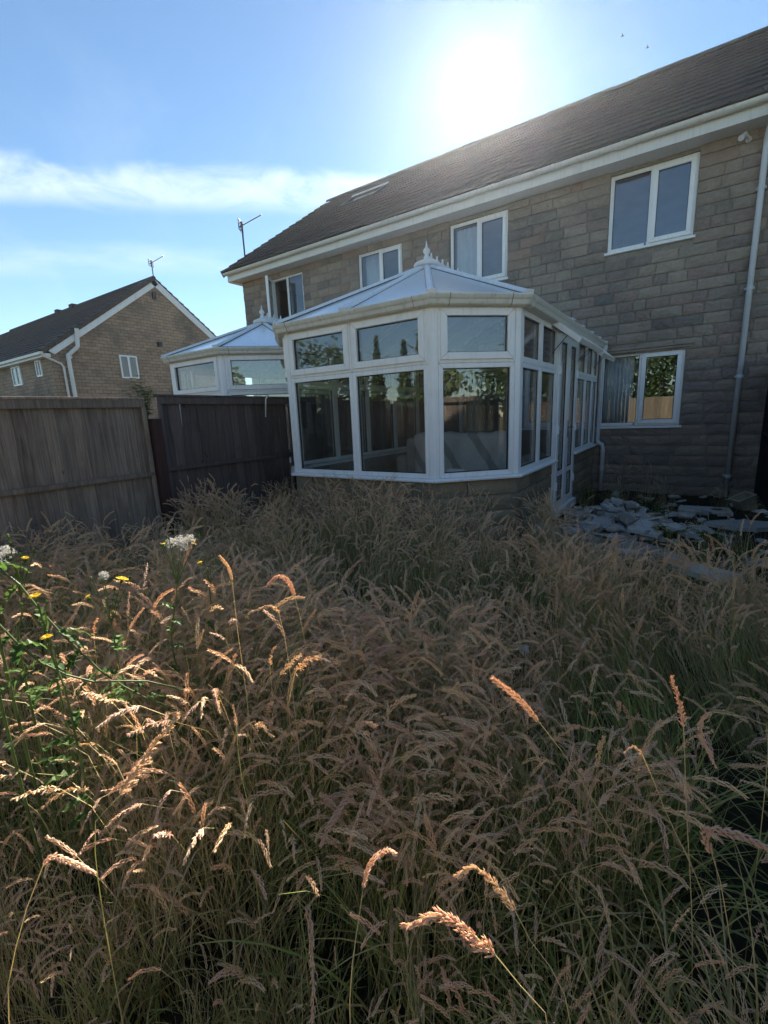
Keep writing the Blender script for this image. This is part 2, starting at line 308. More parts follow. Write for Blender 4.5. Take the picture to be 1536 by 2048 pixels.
# ------------------------------------------------------------------ mesh helpers
class MB:
    """collects shapes in world coordinates"""
    def __init__(s): s.v = []; s.f = []; s.r = []
    def add(s, vs, fs, rnd=0.0):
        o = len(s.v); s.v += [tuple(v) for v in vs]; s.f += [tuple(i + o for i in f) for f in fs]; s.r += [rnd] * len(fs)
    def box(s, x0, x1, y0, y1, z0, z1, rnd=0.0):
        s.add([(x0, y0, z0), (x1, y0, z0), (x1, y1, z0), (x0, y1, z0), (x0, y0, z1), (x1, y0, z1), (x1, y1, z1), (x0, y1, z1)],
              [(0, 3, 2, 1), (4, 5, 6, 7), (0, 1, 5, 4), (1, 2, 6, 5), (2, 3, 7, 6), (3, 0, 4, 7)], rnd)
    def hexa(s, c, rnd=0.0):   # eight corners, bottom ring then top ring
        s.add(c, [(0, 3, 2, 1), (4, 5, 6, 7), (0, 1, 5, 4), (1, 2, 6, 5), (2, 3, 7, 6), (3, 0, 4, 7)], rnd)
    def bar(s, a, b, wd, ht, up=(0, 0, 1)):
        a = Vector(a); b = Vector(b); dr = (b - a).normalized(); u = Vector(up); sd = dr.cross(u).normalized(); u = sd.cross(dr)
        sd *= wd / 2; u = u * ht / 2
        s.hexa([a - sd - u, a + sd - u, b + sd - u, b - sd - u, a - sd + u, a + sd + u, b + sd + u, b - sd + u])
    def tube(s, pts, rad, n=10, cap=True):
        pts = [Vector(p) for p in pts]; rad = rad if isinstance(rad, (list, tuple)) else [rad] * len(pts)
        vs = []; prev = None
        for i, p in enumerate(pts):
            tdir = (pts[min(i + 1, len(pts) - 1)] - pts[max(i - 1, 0)]).normalized()
            if prev is None:
                prev = tdir.orthogonal().normalized()
            u = (prev - tdir * prev.dot(tdir)).normalized(); v = tdir.cross(u); prev = u
            for k in range(n):
                a = 2 * math.pi * k / n; vs.append(p + (u * math.cos(a) + v * math.sin(a)) * rad[i])
        fs = []
        for i in range(len(pts) - 1):
            for k in range(n):
                fs.append((i * n + k, i * n + (k + 1) % n, (i + 1) * n + (k + 1) % n, (i + 1) * n + k))
        if cap:
            fs.append(tuple(range(n - 1, -1, -1))); fs.append(tuple((len(pts) - 1) * n + k for k in range(n)))
        s.add(vs, fs)
    def lathe(s, c, prof, n=16):
        c = Vector(c); vs = []
        for (r_, z) in prof:
            for k in range(n):
                a = 2 * math.pi * k / n; vs.append(c + Vector((r_ * math.cos(a), r_ * math.sin(a), z)))
        fs = [(i * n + k, i * n + (k + 1) % n, (i + 1) * n + (k + 1) % n, (i + 1) * n + k) for i in range(len(prof) - 1) for k in range(n)]
        fs.append(tuple(range(n - 1, -1, -1))); fs.append(tuple((len(prof) - 1) * n + k for k in range(n)))
        s.add(vs, fs)
    def sweep(s, prof, path_frames):
        """profile points (a, b) at each frame (origin, a-axis, b-axis)"""
        n = len(prof); vs = []
        for (o, ax, bx) in path_frames:
            for (a, b_) in prof: vs.append(Vector(o) + Vector(ax) * a + Vector(bx) * b_)
        fs = [(i * n + k, i * n + (k + 1) % n, (i + 1) * n + (k + 1) % n, (i + 1) * n + k) for i in range(len(path_frames) - 1) for k in range(n)]
        fs.append(tuple(range(n - 1, -1, -1))); fs.append(tuple((len(path_frames) - 1) * n + k for k in range(n)))
        s.add(vs, fs)

def wloc(o):
    p = Vector((0, 0, 0))
    while o is not None: p = p + o.location; o = o.parent
    return p
def mesh_from(name, mb, m, origin=(0, 0, 0), smooth=False):
    me = bpy.data.meshes.new(name); o = Vector(origin)
    me.from_pydata([tuple(Vector(v) - o) for v in mb.v], [], mb.f)
    if any(mb.r):
        a = me.attributes.new('rnd', 'FLOAT', 'FACE'); a.data.foreach_set('value', np.array(mb.r, dtype=np.float32))
    bm = bmesh.new(); bm.from_mesh(me); bmesh.ops.recalc_face_normals(bm, faces=bm.faces); bm.to_mesh(me); bm.free()
    me.materials.append(MATS[m])
    if smooth: me.polygons.foreach_set('use_smooth', [True] * len(me.polygons))
    return me
def part(name, mb, m, parent, bevel=0.0, smooth=False, kind=None, label=None):
    o = bpy.data.objects.new(name, mesh_from(name, mb, m, wloc(parent), smooth)); COL.objects.link(o); o.parent = parent
    if bevel:
        bv = o.modifiers.new('bevel', 'BEVEL'); bv.width = bevel; bv.segments = 2; bv.limit_method = 'ANGLE'; bv.angle_limit = R(40); bv.harden_normals = False
    if kind: o['kind'] = kind
    if label: o['label'] = label
    return o
def thing(name, label, cat, loc=(0, 0, 0), group=None):
    o = bpy.data.objects.new(name, None); COL.objects.link(o); o.location = loc; o.empty_display_size = 0.2
    o['label'] = label; o['category'] = cat
    if group: o['group'] = group
    return o
def single(name, mb, m, label, cat, loc, group=None, smooth=False, bevel=0.0):
    o = bpy.data.objects.new(name, mesh_from(name, mb, m, loc, smooth)); COL.objects.link(o); o.location = loc
    o['label'] = label; o['category'] = cat; o['kind'] = 'thing'
    if group: o['group'] = group
    if bevel:
        bv = o.modifiers.new('bevel', 'BEVEL'); bv.width = bevel; bv.segments = 2; bv.limit_method = 'ANGLE'
    return o
def struct(name, mb, m):
    o = bpy.data.objects.new(name, mesh_from(name, mb, m)); COL.objects.link(o); o['kind'] = 'structure'; return o
def proj(p):
    q = Vector(p) - CAM; z = q.dot(CF)
    if z < 0.05: return None
    return (768 + FPX * q.dot(CR) / z, 1024 - FPX * q.dot(CU) / z, z)
def in_frame(p, mrg=40):
    s = proj(p); return s is not None and -mrg < s[0] < 1536 + mrg and -mrg < s[1] < 2048 + mrg

class Frame:
    """a vertical face: u along it, n outward, z up"""
    def __init__(s, a, b):
        a = Vector((a[0], a[1], 0)); b = Vector((b[0], b[1], 0)); s.o = a; s.L = (b - a).length
        s.u = (b - a).normalized(); s.n = Vector((s.u.y, -s.u.x, 0))
    def p(s, u, n, z): return s.o + s.u * u + s.n * n + Vector((0, 0, z))
    def box(s, mb, u0, u1, n0, n1, z0, z1):
        mb.hexa([s.p(u0, n1, z0), s.p(u1, n1, z0), s.p(u1, n0, z0), s.p(u0, n0, z0), s.p(u0, n1, z1), s.p(u1, n1, z1), s.p(u1, n0, z1), s.p(u0, n0, z1)])
    def mitred(s, mb, u0, u1, z0, z1, wd, n0, n1, gap=0.0012):
        """four frame members with mitred corners"""
        O = [(u0, z0), (u1, z0), (u1, z1), (u0, z1)]; I = [(u0 + wd, z0 + wd), (u1 - wd, z0 + wd), (u1 - wd, z1 - wd), (u0 + wd, z1 - wd)]
        for k in range(4):
            j = (k + 1) % 4; du = (O[j][0] - O[k][0], O[j][1] - O[k][1]); L = math.hypot(*du); dx, dz = du[0] / L * gap, du[1] / L * gap
            q = [(O[k][0] + dx, O[k][1] + dz), (O[j][0] - dx, O[j][1] - dz), (I[j][0] - dx, I[j][1] - dz), (I[k][0] + dx, I[k][1] + dz)]
            mb.hexa([s.p(a, n1, z) for a, z in q] + [s.p(a, n0, z) for a, z in q])
def window(F, u0, u1, z0, z1, wd, n0, n1, parent, glass='window_glass', fm='white_frame', name='window_frame', gl_in=None, label=None):
    mb = MB(); F.mitred(mb, u0, u1, z0, z1, wd, n0, n1); fr = part(name, mb, fm, parent, 0.004, label=label)
    mid = gl_in if gl_in is not None else (n0 + n1) / 2
    g = MB(); F.mitred(g, u0 + wd - 0.006, u1 - wd + 0.006, z0 + wd - 0.006, z1 - wd + 0.006, 0.012, mid - 0.013, mid + 0.013); part('gasket', g, 'black_rubber', fr)
    p = MB(); F.box(p, u0 + wd + 0.002, u1 - wd - 0.002, mid - 0.009, mid + 0.009, z0 + wd + 0.002, z1 - wd - 0.002); part('pane', p, glass, fr)
    return fr

# --- stones: rough-faced blocks, each one its own piece, joints recessed
def stone_mesh(i, m):
    rs = random.Random(100 + i); vs = []; fs = []
    nx, nz = 4, 3; e = 0.10
    for kz in range(nz + 1):
        for kx in range(nx + 1):
            x = kx / nx; z = kz / nz; edge = kx in (0, nx) or kz in (0, nz)
            y = 0.0 if edge else 0.010 + rs.random() * 0.012
            if not edge: x += rs.uniform(-0.06, 0.06); z += rs.uniform(-0.06, 0.06)
            else: y = 0.001 + rs.random() * 0.005; z += rs.uniform(-0.018, 0.018)
            vs.append((x - 0.5, -y, z - 0.5))
    for kz in range(nz):
        for kx in range(nx):
            a = kz * (nx + 1) + kx; fs.append((a, a + 1, a + nx + 2, a + nx + 1))
    o = len(vs); vs += [(-0.5, 0.03, -0.5), (0.5, 0.03, -0.5), (0.5, 0.03, 0.5), (-0.5, 0.03, 0.5)]
    bl, br, tr, tl = 0, nx, nz * (nx + 1) + nx, nz * (nx + 1)
    bot = list(range(0, nx + 1)); top = list(range(tl, tr + 1)); lef = [k * (nx + 1) for k in range(nz + 1)]; rig = [k * (nx + 1) + nx for k in range(nz + 1)]
    fs.append(tuple(reversed(bot)) + (o, o + 1)); fs.append(tuple(top) + (o + 2, o + 3)); fs.append(tuple(lef) + (o + 3, o)); fs.append(tuple(reversed(rig)) + (o + 1, o + 2))
    me = bpy.data.meshes.new('stone_block'); me.from_pydata(vs, [], fs)
    bm = bmesh.new(); bm.from_mesh(me); bmesh.ops.recalc_face_normals(bm, faces=bm.faces); bm.to_mesh(me); bm.free()
    me.materials.append(MATS[m]); return me
STONES = {k: [stone_mesh(i, k) for i in range(9)] for k in ('house_stone', 'buff_stone')}
def course(F, u0, u1, z0, z1, rowh, holes, seed, lens=(0.17, 0.50)):
    rs = random.Random(seed); outl = []; rows = max(1, round((z1 - z0) / rowh)); h = (z1 - z0) / rows
    for r_ in range(rows):
        za = z0 + r_ * h; zb = za + h
        spans = [(u0, u1)]
        for (a, b_, c, d_) in holes:
            if c < zb - 0.035 and d_ > za + 0.035:
                ns = []
                for (s0, s1) in spans:
                    if b_ <= s0 or a >= s1: ns.append((s0, s1))
                    else:
                        if a > s0: ns.append((s0, a))
                        if b_ < s1: ns.append((b_, s1))
                spans = ns
        for (s0, s1) in spans:
            u = s0
            while u < s1 - 0.02:
                L = rs.uniform(*lens)
                if s1 - u - L < 0.16: L = s1 - u
                if L > lens[1] * 1.25: L = L / 2
                outl.append((u + L / 2, (za + zb) / 2, L - 0.012, h - 0.014)); u += L
    return outl
def lay_stones(F, stones, wall, material, limit, name='brick'):
    """the stones that show largest become parts, the rest one stuff part"""
    ent = []
    for (u, z, L, h) in stones:
        c = F.p(u, 0, z); s = proj(c); vis = in_frame(c)
        ent.append(((L * h / s[2] ** 2) if (vis and s) else 0.0, u, z, L, h))
    ent.sort(key=lambda e: -e[0]); wl = wloc(wall); rot = math.atan2(F.u.y, F.u.x); rest = MB()
    for k, (sc, u, z, L, h) in enumerate(ent):
        me = STONES[material][random.randrange(9)]; p = F.p(u, random.uniform(-0.004, 0.003), z); fl = random.choice((1, -1))
        if k < limit and sc > 0:
            o = bpy.data.objects.new(name, me); COL.objects.link(o); o.parent = wall; o.location = p - wl
            o.rotation_euler = (random.gauss(0, .004), 0, rot); o.scale = (L * fl, 1.0, h)
        else:
            M = Matrix.Translation(p) @ Matrix.Rotation(rot, 4, 'Z')
            rest.add([M @ Vector((v.co.x * L * fl, v.co.y, v.co.z * h)) for v in me.vertices], [tuple(f.vertices) for f in me.polygons], random.random())
    if rest.v: part('stonework', rest, material, wall, kind='stuff')
def wall_with_holes(mb, F, u0, u1, z0, z1, holes, n_front, thick):
    us = sorted({u0, u1} | {h for H in holes for h in H[:2] if u0 < h < u1}); zs = sorted({z0, z1} | {h for H in holes for h in H[2:] if z0 < h < z1})
    for a, b_ in zip(us, us[1:]):
        zrun = None
        for c, d_ in zip(zs, zs[1:]):
            um, zm = (a + b_) / 2, (c + d_) / 2
            if any(H[0] < um < H[1] and H[2] < zm < H[3] for H in holes): continue
            F.box(mb, a, b_, n_front - thick, n_front, c, d_)

# ================================================================== ground
g = MB(); N = 24
def gz(x, y): return -0.02 + 0.02 * math.sin(x * 1.3) * math.cos(y * 1.1)
xs = [-120, -60, -30, -15] + list(np.linspace(-8, 6, N)) + [12, 30, 60, 120]; ys = [-120, -60, -30, -12] + list(np.linspace(-4, 9, N)) + [15, 30, 60, 120]
vs = [(x, y, gz(x, y) if abs(x) < 10 and abs(y) < 12 else -0.03) for y in ys for x in xs]; nx = len(xs)
g.add(vs, [(j * nx + i, j * nx + i + 1, (j + 1) * nx + i + 1, (j + 1) * nx + i) for j in range(len(ys) - 1) for i in range(nx - 1)])
struct('garden_ground', g, 'garden_soil')
g = MB(); lx_ = np.linspace(-4.4, 2.4, 12); ly_ = np.linspace(-6.9, -0.75, 12)
g.add([(x, y, gz(x, y) + 0.02) for y in ly_ for x in lx_], [(j * 12 + i, j * 12 + i + 1, (j + 1) * 12 + i + 1, (j + 1) * 12 + i) for j in range(11) for i in range(11)]); struct('bounce_ground', g, 'bounce_lawn')  # unseen pale sheet added behind the camera to bounce light onto the house
g = MB(); nn = 18
px_ = np.linspace(-1.33, 0.95, nn); py_ = np.linspace(5.0, 8.45, nn)
g.add([(x, y, 0.035 + 0.03 * random.random() - 0.10 * max(0, (5.6 - y))) for y in py_ for x in px_], [(j * nn + i, j * nn + i + 1, (j + 1) * nn + i + 1, (j + 1) * nn + i) for j in range(nn - 1) for i in range(nn - 1)])
struct('patio', g, 'patio_soil')

# ================================================================== the stone house
D = 8.496; HX0, HX1 = -9.96, 7.0; HZ = 4.95; EZ = 5.127; EY = D - 0.435; RZ, RY = 8.096, 12.413; HB = 2 * RY - D
house = thing('terraced_house', 'long two storey stone house with dark tiled roof, behind the near conservatory', 'house', (0, D, 0))
FH = Frame((HX0, D), (HX1, D))
def hu(x): return x - HX0
WIN = {'uw': (-1.385, -0.255, 3.81, 4.89), 'lw': (-1.382, -0.213, 1.13, 2.286), 'mw': (-6.252, -5.15, 3.74, 4.832), 'bw': (-4.10, -2.99, 3.77, 4.87), 'sw': (-8.95, -7.87, 3.78, 4.84)}
PATIO_HOLE = (-3.95, -1.95, 0.2, 2.28)
holes = [(hu(a), hu(b_), c, d_) for (a, b_, c, d_) in list(WIN.values()) + [PATIO_HOLE]]
mb = MB(); wall_with_holes(mb, FH, 0, FH.L, 0, HZ + 0.15, holes, -0.016, 0.26)
wall = part('wall', mb, 'mortar', house)
lim_l = course(FH, 0.0, hu(HX1), 0.02, HZ + 0.02, 0.158, holes, 3)
lay_stones(FH, lim_l, wall, 'house_stone', 299)
mb = MB(); mb.box(HX0, HX0 + 0.25, D + 0.26, HB, 0, HZ + 0.1); mb.box(HX1 - 0.25, HX1, D + 0.26, HB, 0, HZ + 0.1); mb.box(HX0, HX1, HB, HB + 0.25, 0, HZ + 0.1)
gp = [(HX0 + 0.01, D, HZ + 0.1), (HX0 + 0.01, HB, HZ + 0.1), (HX0 + 0.01, RY, RZ - 0.12)]
for x in (HX0 + 0.01, HX1 - 0.26): mb.add([(x, D + 0.1, HZ + 0.1), (x, HB - 0.1, HZ + 0.1), (x, RY, RZ - 0.15), (x + .25, D + 0.1, HZ + 0.1), (x + .25, HB - 0.1, HZ + 0.1), (x + .25, RY, RZ - 0.15)], [(0, 1, 2), (3, 5, 4), (0, 3, 4, 1), (1, 4, 5, 2), (2, 5, 3, 0)])
part('side_wall', mb, 'house_stone', house)
mb = MB(); mb.box(HX0 + 0.25, HX1 - 0.25, D + 0.25, HB, 2.45, 2.7); mb.box(HX0 + 0.25, HX1 - 0.25, D + 0.25, HB, 4.95, 5.05); mb.box(HX0 + .25, HX1 - .25, D + 4.0, D + 4.1, 0, 4.95)
for x in (-7.2, -4.6, -1.7, 1.5): mb.box(x, x + 0.1, D + 0.26, D + 4.0, 2.7, 4.95)
for x in (-4.7, -1.60): mb.box(x, x + 0.1, D + 0.26, D + 4.0, 0.2, 2.45)
part('inner_wall', mb, 'room_plaster', house)
mb = MB(); mb.box(HX0 + 0.25, HX1 - 0.25, D + 0.02, HB, 0.0, 0.2); part('floor', mb, 'room_floor', house)

# windows of the house: fixed light on the left, opening sash on the right
for key, (a, b_, c, d_) in WIN.items():
    u0, u1 = hu(a), hu(b_); um = (u0 + u1) / 2; n1 = -0.045; n0 = -0.115
    fr = MB(); FH.mitred(fr, u0 + .003, u1 - .003, c + .003, d_ - .003, 0.052, n0, n1); FH.box(fr, um - 0.028, um + 0.028, n0, n1 - .002, c + 0.055, d_ - 0.055)
    wf = part('window', fr, 'white_frame', house, 0.004)
    def pane_in(pu0, pu1, sash, parent=wf, cc=c, dd=d_):
        if sash:
            s = MB(); FH.mitred(s, pu0 - 0.018, pu1 + 0.018, cc + 0.036, dd - 0.036, 0.062, n1 - 0.045, n1 + 0.024); part('sash', s, 'white_frame', parent, 0.004)
            q = (pu0 + 0.044, pu1 - 0.044, cc + 0.098, dd - 0.098, n1 - 0.01)
        else: q = (pu0, pu1, cc + 0.052, dd - 0.052, n0 + 0.035)
        gk = MB(); FH.mitred(gk, q[0] - .003, q[1] + .003, q[2] - .003, q[3] + .003, 0.011, q[4] - .013, q[4] + .012); part('gasket', gk, 'black_rubber', parent)
        pn = MB(); FH.box(pn, q[0] + .001, q[1] - .001, q[4] - 0.008, q[4] + 0.008, q[2] + .001, q[3] - .001); part('pane', pn, 'house_glass', parent)
    if key == 'sw':
        # left sash swung wide open, hinged at its left edge
        pane_in(um + 0.028, u1 - 0.055, False)
        h0 = FH.p(u0 + 0.05, 0.0, 0); ang = R(57)
        tip = h0 + (FH.u * math.cos(ang) + FH.n * math.sin(ang)) * (um - u0 - 0.07)
        FS = Frame((h0.x, h0.y), (tip.x, tip.y)); s = MB(); FS.mitred(s, 0, FS.L, c + 0.04, d_ - 0.04, 0.062, -0.03, 0.03)
        sh = part('sash', s, 'white_frame', wf, 0.004, label='open sash swung out on its left hinges')
        # fitting and pane of the open sash
        pn = MB(); FS.box(pn, 0.062, FS.L - 0.062, -0.009, 0.009, c + 0.102, d_ - 0.102); part('pane', pn, 'house_glass', wf)
        gk = MB(); FS.mitred(gk, 0.058, FS.L - 0.058, c + 0.098, d_ - 0.098, 0.012, -0.013, 0.013); part('gasket', gk, 'black_rubber', wf)
    else:
        pane_in(u0 + 0.055, um - 0.028, False); pane_in(um + 0.028, u1 - 0.055, True)
    si = MB(); FH.box(si, u0 - 0.03, u1 + 0.03, -0.06, 0.035, c - 0.035, c + 0.0); part('sill', si, 'white_frame', wf, 0.005)
    hd = MB(); FH.box(hd, um - 0.055, um - 0.035, n1, n1 + 0.02, c + 0.02, c + 0.045); part('vent', hd, 'dark_metal', wf)
# ledge (lintel drip) above the low window
mb = MB(); FH.box(mb, hu(-1.395), hu(-0.10), -0.01, 0.045, 2.325, 2.352); FH.box(mb, hu(-1.395), hu(-0.14), -0.01, 0.028, 2.288, 2.318); part('lintel', mb, 'house_stone', house, 0.003)
# curtain behind the low window's left light
mb = MB(); cx0, cx1 = -1.33, -0.90; cs = []
for k in range(61):
    f = k / 60; cs.append((cx0 + (cx1 - cx0) * f, D + 0.17 + 0.02 * math.sin(f * 46) + 0.008 * math.sin(f * 17)))
vs = [(x, y, 1.16) for x, y in cs] + [(x, y, 2.25) for x, y in cs]
mb.add(vs, [(k, k + 1, 62 + k, 61 + k) for k in range(60)]); o = part('curtain', mb, 'curtain_cloth', house, smooth=True); sd = o.modifiers.new('thick', 'SOLIDIFY'); sd.thickness = 0.004
# net curtains upstairs
for (a, b_) in ((-4.05, -3.62), (-6.2, -5.75)):
    mb = MB(); vs = []
    for z in (3.8, 4.82):
        for k in range(31):
            f = k / 30; vs.append((a + (b_ - a) * f, D + 0.24 + 0.02 * math.sin(f * 30), z))
    mb.add(vs, [(k, k + 1, 32 + k, 31 + k) for k in range(30)]); o = part('curtain', mb, 'curtain_cloth', house, smooth=True); sd = o.modifiers.new('thick', 'SOLIDIFY'); sd.thickness = 0.004
# soffit, fascia, gutter
mb = MB(); mb.box(HX0 - 0.14, HX1 + .1, D - 0.30, D + 0.05, HZ - 0.012, HZ + 0.003); part('soffit', mb, 'white_fascia', house)
mb = MB(); mb.box(HX0 - 0.16, HX1 + .1, D - 0.325, D - 0.30, HZ - 0.02, HZ + 0.185); part('fascia', mb, 'white_fascia', house, 0.003)
mb = MB(); prof = [(math.cos(a) * 0.058, math.sin(a) * 0.058) for a in np.linspace(math.pi, 2 * math.pi, 9)] + [(math.cos(a) * 0.051, math.sin(a) * 0.051) for a in np.linspace(2 * math.pi, math.pi, 9)]
mb.sweep(prof, [((x, D - 0.39, EZ - 0.015), (0, 1, 0), (0, 0, 1)) for x in (HX0 - 0.22, HX1)]); gut = part('gutter', mb, 'white_gutter', house)
mb = MB()
for x in np.arange(HX0 + 0.2, HX1, 0.95):
    prof2 = [(math.cos(a) * 0.064, math.sin(a) * 0.064) for a in np.linspace(math.pi, 2 * math.pi, 9)] + [(math.cos(a) * 0.0585, math.sin(a) * 0.0585) for a in np.linspace(2 * math.pi, math.pi, 9)]
    mb.sweep(prof2, [((xx, D - 0.39, EZ - 0.013), (0, 1, 0), (0, 0, 1)) for xx in (x, x + 0.035)])
part('bracket', mb, 'white_gutter', gut, kind='stuff')
# eaves end box at the left gable
mb = MB(); mb.box(HX0 - 0.17, HX0 + 0.02, D - 0.30, D + 0.35, HZ - 0.03, HZ + 0.16); part('eaves_box', mb, 'white_fascia', house, 0.004)
# downpipe with clips
PX = 0.46
mb = MB(); mb.tube([(PX + 0.02, D - 0.39, EZ - 0.06), (PX + 0.02, D - 0.39, EZ - 0.16), (PX, D - 0.075, EZ - 0.36), (PX, D - 0.075, EZ - 0.45), (PX, D - 0.075, 0.06)], 0.036, 14)
dp = part('downpipe', mb, 'grey_pipe', house, smooth=True)
for z in (4.18, 2.95, 1.78, 0.35):
    mb = MB(); mb.tube([(PX, D - 0.075, z), (PX, D - 0.075, z + 0.045)], 0.042, 14); mb.box(PX - 0.055, PX + 0.055, D - 0.045, D - 0.012, z + 0.008, z + 0.036); part('pipe_clip', mb, 'grey_pipe', dp)
# wall lamp under the eaves
mb = MB(); lx, lz = 0.27, 4.83
mb.tube([(lx, D - 0.01, lz), (lx, D - 0.05, lz)], [0.035, 0.03], 12); mb.bar((lx, D - 0.06, lz), (lx - 0.05, D - 0.15, lz + 0.03), 0.03, 0.03); mb.tube([(lx - 0.04, D - 0.12, lz + 0.05), (lx - 0.09, D - 0.21, lz - 0.03)], [0.022, 0.036], 12)
part('wall_lamp', mb, 'white_fascia', house)

# roof: deck, tiles laid in lapped courses, ridge tiles
run = RY - EY; rise = RZ - EZ; sl_len = math.hypot(run, rise); sy, sz = run / sl_len, rise / sl_len
mb = MB()
def roofp(x, s, h): return Vector((x, EY + sy * s - sz * h, EZ + sz * s + sy * h))
a0, a1 = HX0 - 0.12, HX1
mb.hexa([roofp(a0, 0.02, -0.07), roofp(a1, 0.02, -0.07), roofp(a1, sl_len, -0.07), roofp(a0, sl_len, -0.07), roofp(a0, 0.02, -0.015), roofp(a1, 0.02, -0.015), roofp(a1, sl_len, -0.015), roofp(a0, sl_len, -0.015)])
bk_ = lambda x, s, h: Vector((x, 2 * RY - roofp(x, s, h).y, roofp(x, s, h).z))
mb.hexa([bk_(a0, 0.02, -0.07), bk_(a1, 0.02, -0.07), bk_(a1, sl_len, -0.07), bk_(a0, sl_len, -0.07), bk_(a0, 0.02, 0.03), bk_(a1, 0.02, 0.03), bk_(a1, sl_len, 0.03), bk_(a0, sl_len, 0.03)])
roof = part('roof', mb, 'roof_tile', house)
GA, TW = 0.345, 0.30
def tile_mesh(rs):
    t_ = MB(); w2 = TW / 2 - 0.003; j = lambda: rs.uniform(-0.003, 0.003)
    # local: x across, y up the slope, z out of the slope; front edge thick and raised
    for (xa, xb, hh) in ((-w2, -0.02, 0.0), (-0.02, 0.02, 0.008), (0.02, w2, 0.0)):
        t_.hexa([Vector(v) for v in ((xa, -0.03, 0.022 + j()), (xb, -0.03, 0.022 + j()), (xb, GA + 0.02, -0.004), (xa, GA + 0.02, -0.004), (xa, -0.03, 0.046 + hh), (xb, -0.03, 0.046 + hh), (xb, GA + 0.02, 0.014 + hh), (xa, GA + 0.02, 0.014 + hh))])
    me = bpy.data.meshes.new('roof_tile'); me.from_pydata(t_.v, [], t_.f); me.materials.append(MATS['roof_tile']); return me
TM = [tile_mesh(random.Random(i)) for i in range(5)]
rot_t = Matrix(((1, 0, 0), (0, sy, -sz), (0, sz, sy))).to_4x4(); tl_list = []
rows = int(sl_len / GA)
for r_ in range(rows + 1):
    s0 = r_ * GA
    for c_ in range(int((HX1 - HX0 + 0.2) / TW)):
        x = HX0 - 0.20 + TW / 2 + c_ * TW + random.uniform(-.004, .004)
        if s0 > sl_len - 0.1: continue
        p = roofp(x, s0, random.uniform(-.003, .004)); s = proj(p); v = 0
        if in_frame(p, 20): v = 1 / s[2] ** 2 * (1.8 if c_ == 0 else 1)
        tl_list.append((v, x, p, c_))
tl_list.sort(key=lambda e: -e[0]); rest = MB(); wl = wloc(roof); eul = rot_t.to_euler()
verge = [e for e in tl_list if e[3] == 0 and e[0] > 0]; oth = [e for e in tl_list if not (e[3] == 0 and e[0] > 0)]
for k, (v, x, p, c_) in enumerate(verge + oth):
    me = random.choice(TM)
    if k < 298 and v > 0:
        o = bpy.data.objects.new('roof_tile', me); COL.objects.link(o); o.parent = roof; o.location = p - wl; o.rotation_euler = eul
        o.rotation_euler.z += random.gauss(0, 0.004)
    else:
        M = Matrix.Translation(p) @ rot_t; rest.add([M @ q.co for q in me.vertices], [tuple(f.vertices) for f in me.polygons], random.random())
part('tiling', rest, 'roof_tile', roof, kind='stuff')
def half_pipe(L, r0):
    t_ = MB(); prof = [(math.cos(a) * r0, math.sin(a) * r0 * 0.8) for a in np.linspace(0, math.pi, 9)] + [(math.cos(a) * (r0 - .02), math.sin(a) * (r0 - .02) * 0.8) for a in np.linspace(math.pi, 0, 9)]
    t_.sweep(prof, [((-L / 2, 0, 0), (0, 1, 0), (0, 0, 1)), ((L / 2, 0, 0), (0, 1, 0), (0, 0, 1))])
    me = bpy.data.meshes.new('ridge_tile'); me.from_pydata([tuple(v) for v in t_.v], [], t_.f); me.materials.append(MATS['roof_tile']); return me
rm = half_pipe(0.445, 0.13)
for k in range(int((HX1 - HX0 + .2) / 0.45)):
    o = bpy.data.objects.new('ridge_tile', rm); COL.objects.link(o); o.parent = roof; o.location = Vector((HX0 - 0.2 + 0.225 + k * 0.45, RY, RZ - 0.02 + random.uniform(-.004, .006))) - wl
# cut verge blocks stepping up the left gable
for r_ in range(rows):
    mb = MB(); s0 = r_ * GA
    mb.hexa([roofp(HX0 - 0.215, s0 - 0.03, -0.10), roofp(HX0 - 0.19, s0 - 0.03, -0.10), roofp(HX0 - 0.19, s0 + GA - .04, -0.10), roofp(HX0 - 0.215, s0 + GA - .04, -0.10),
             roofp(HX0 - 0.215, s0 - 0.03, 0.055), roofp(HX0 - 0.19, s0 - 0.03, 0.055), roofp(HX0 - 0.19, s0 + GA - .04, 0.03), roofp(HX0 - 0.215, s0 + GA - .04, 0.03)])
    part('verge_cap', mb, 'roof_tile', roof)
# roof window: its lit top edge is put into a paler top bar
mb = MB(); S0, S1 = 3.5, 4.05
for (xa, xb, s_a, s_b) in ((-8.33, -7.18, 3.90, 3.97), (-8.33, -7.18, 3.10, 3.17), (-8.33, -8.25, 3.17, 3.90), (-7.26, -7.18, 3.17, 3.90)):  # frame bars
    mb.hexa([roofp(xa, s_a, 0.0), roofp(xb, s_a, 0.0), roofp(xb, s_b, 0.0), roofp(xa, s_b, 0.0), roofp(xa, s_a, 0.075), roofp(xb, s_a, 0.075), roofp(xb, s_b, 0.075), roofp(xa, s_b, 0.075)])
rw = part('roof_window', mb, 'dark_metal', roof, 0.004)
mb = MB(); mb.hexa([roofp(-8.34, 3.86, 0.076), roofp(-7.17, 3.86, 0.076), roofp(-7.17, 3.98, 0.076), roofp(-8.34, 3.98, 0.076), roofp(-8.34, 3.86, 0.10), roofp(-7.17, 3.86, 0.10), roofp(-7.17, 3.98, 0.10), roofp(-8.34, 3.98, 0.10)]); part('lit_top_bar', mb, 'grey_pipe', rw)
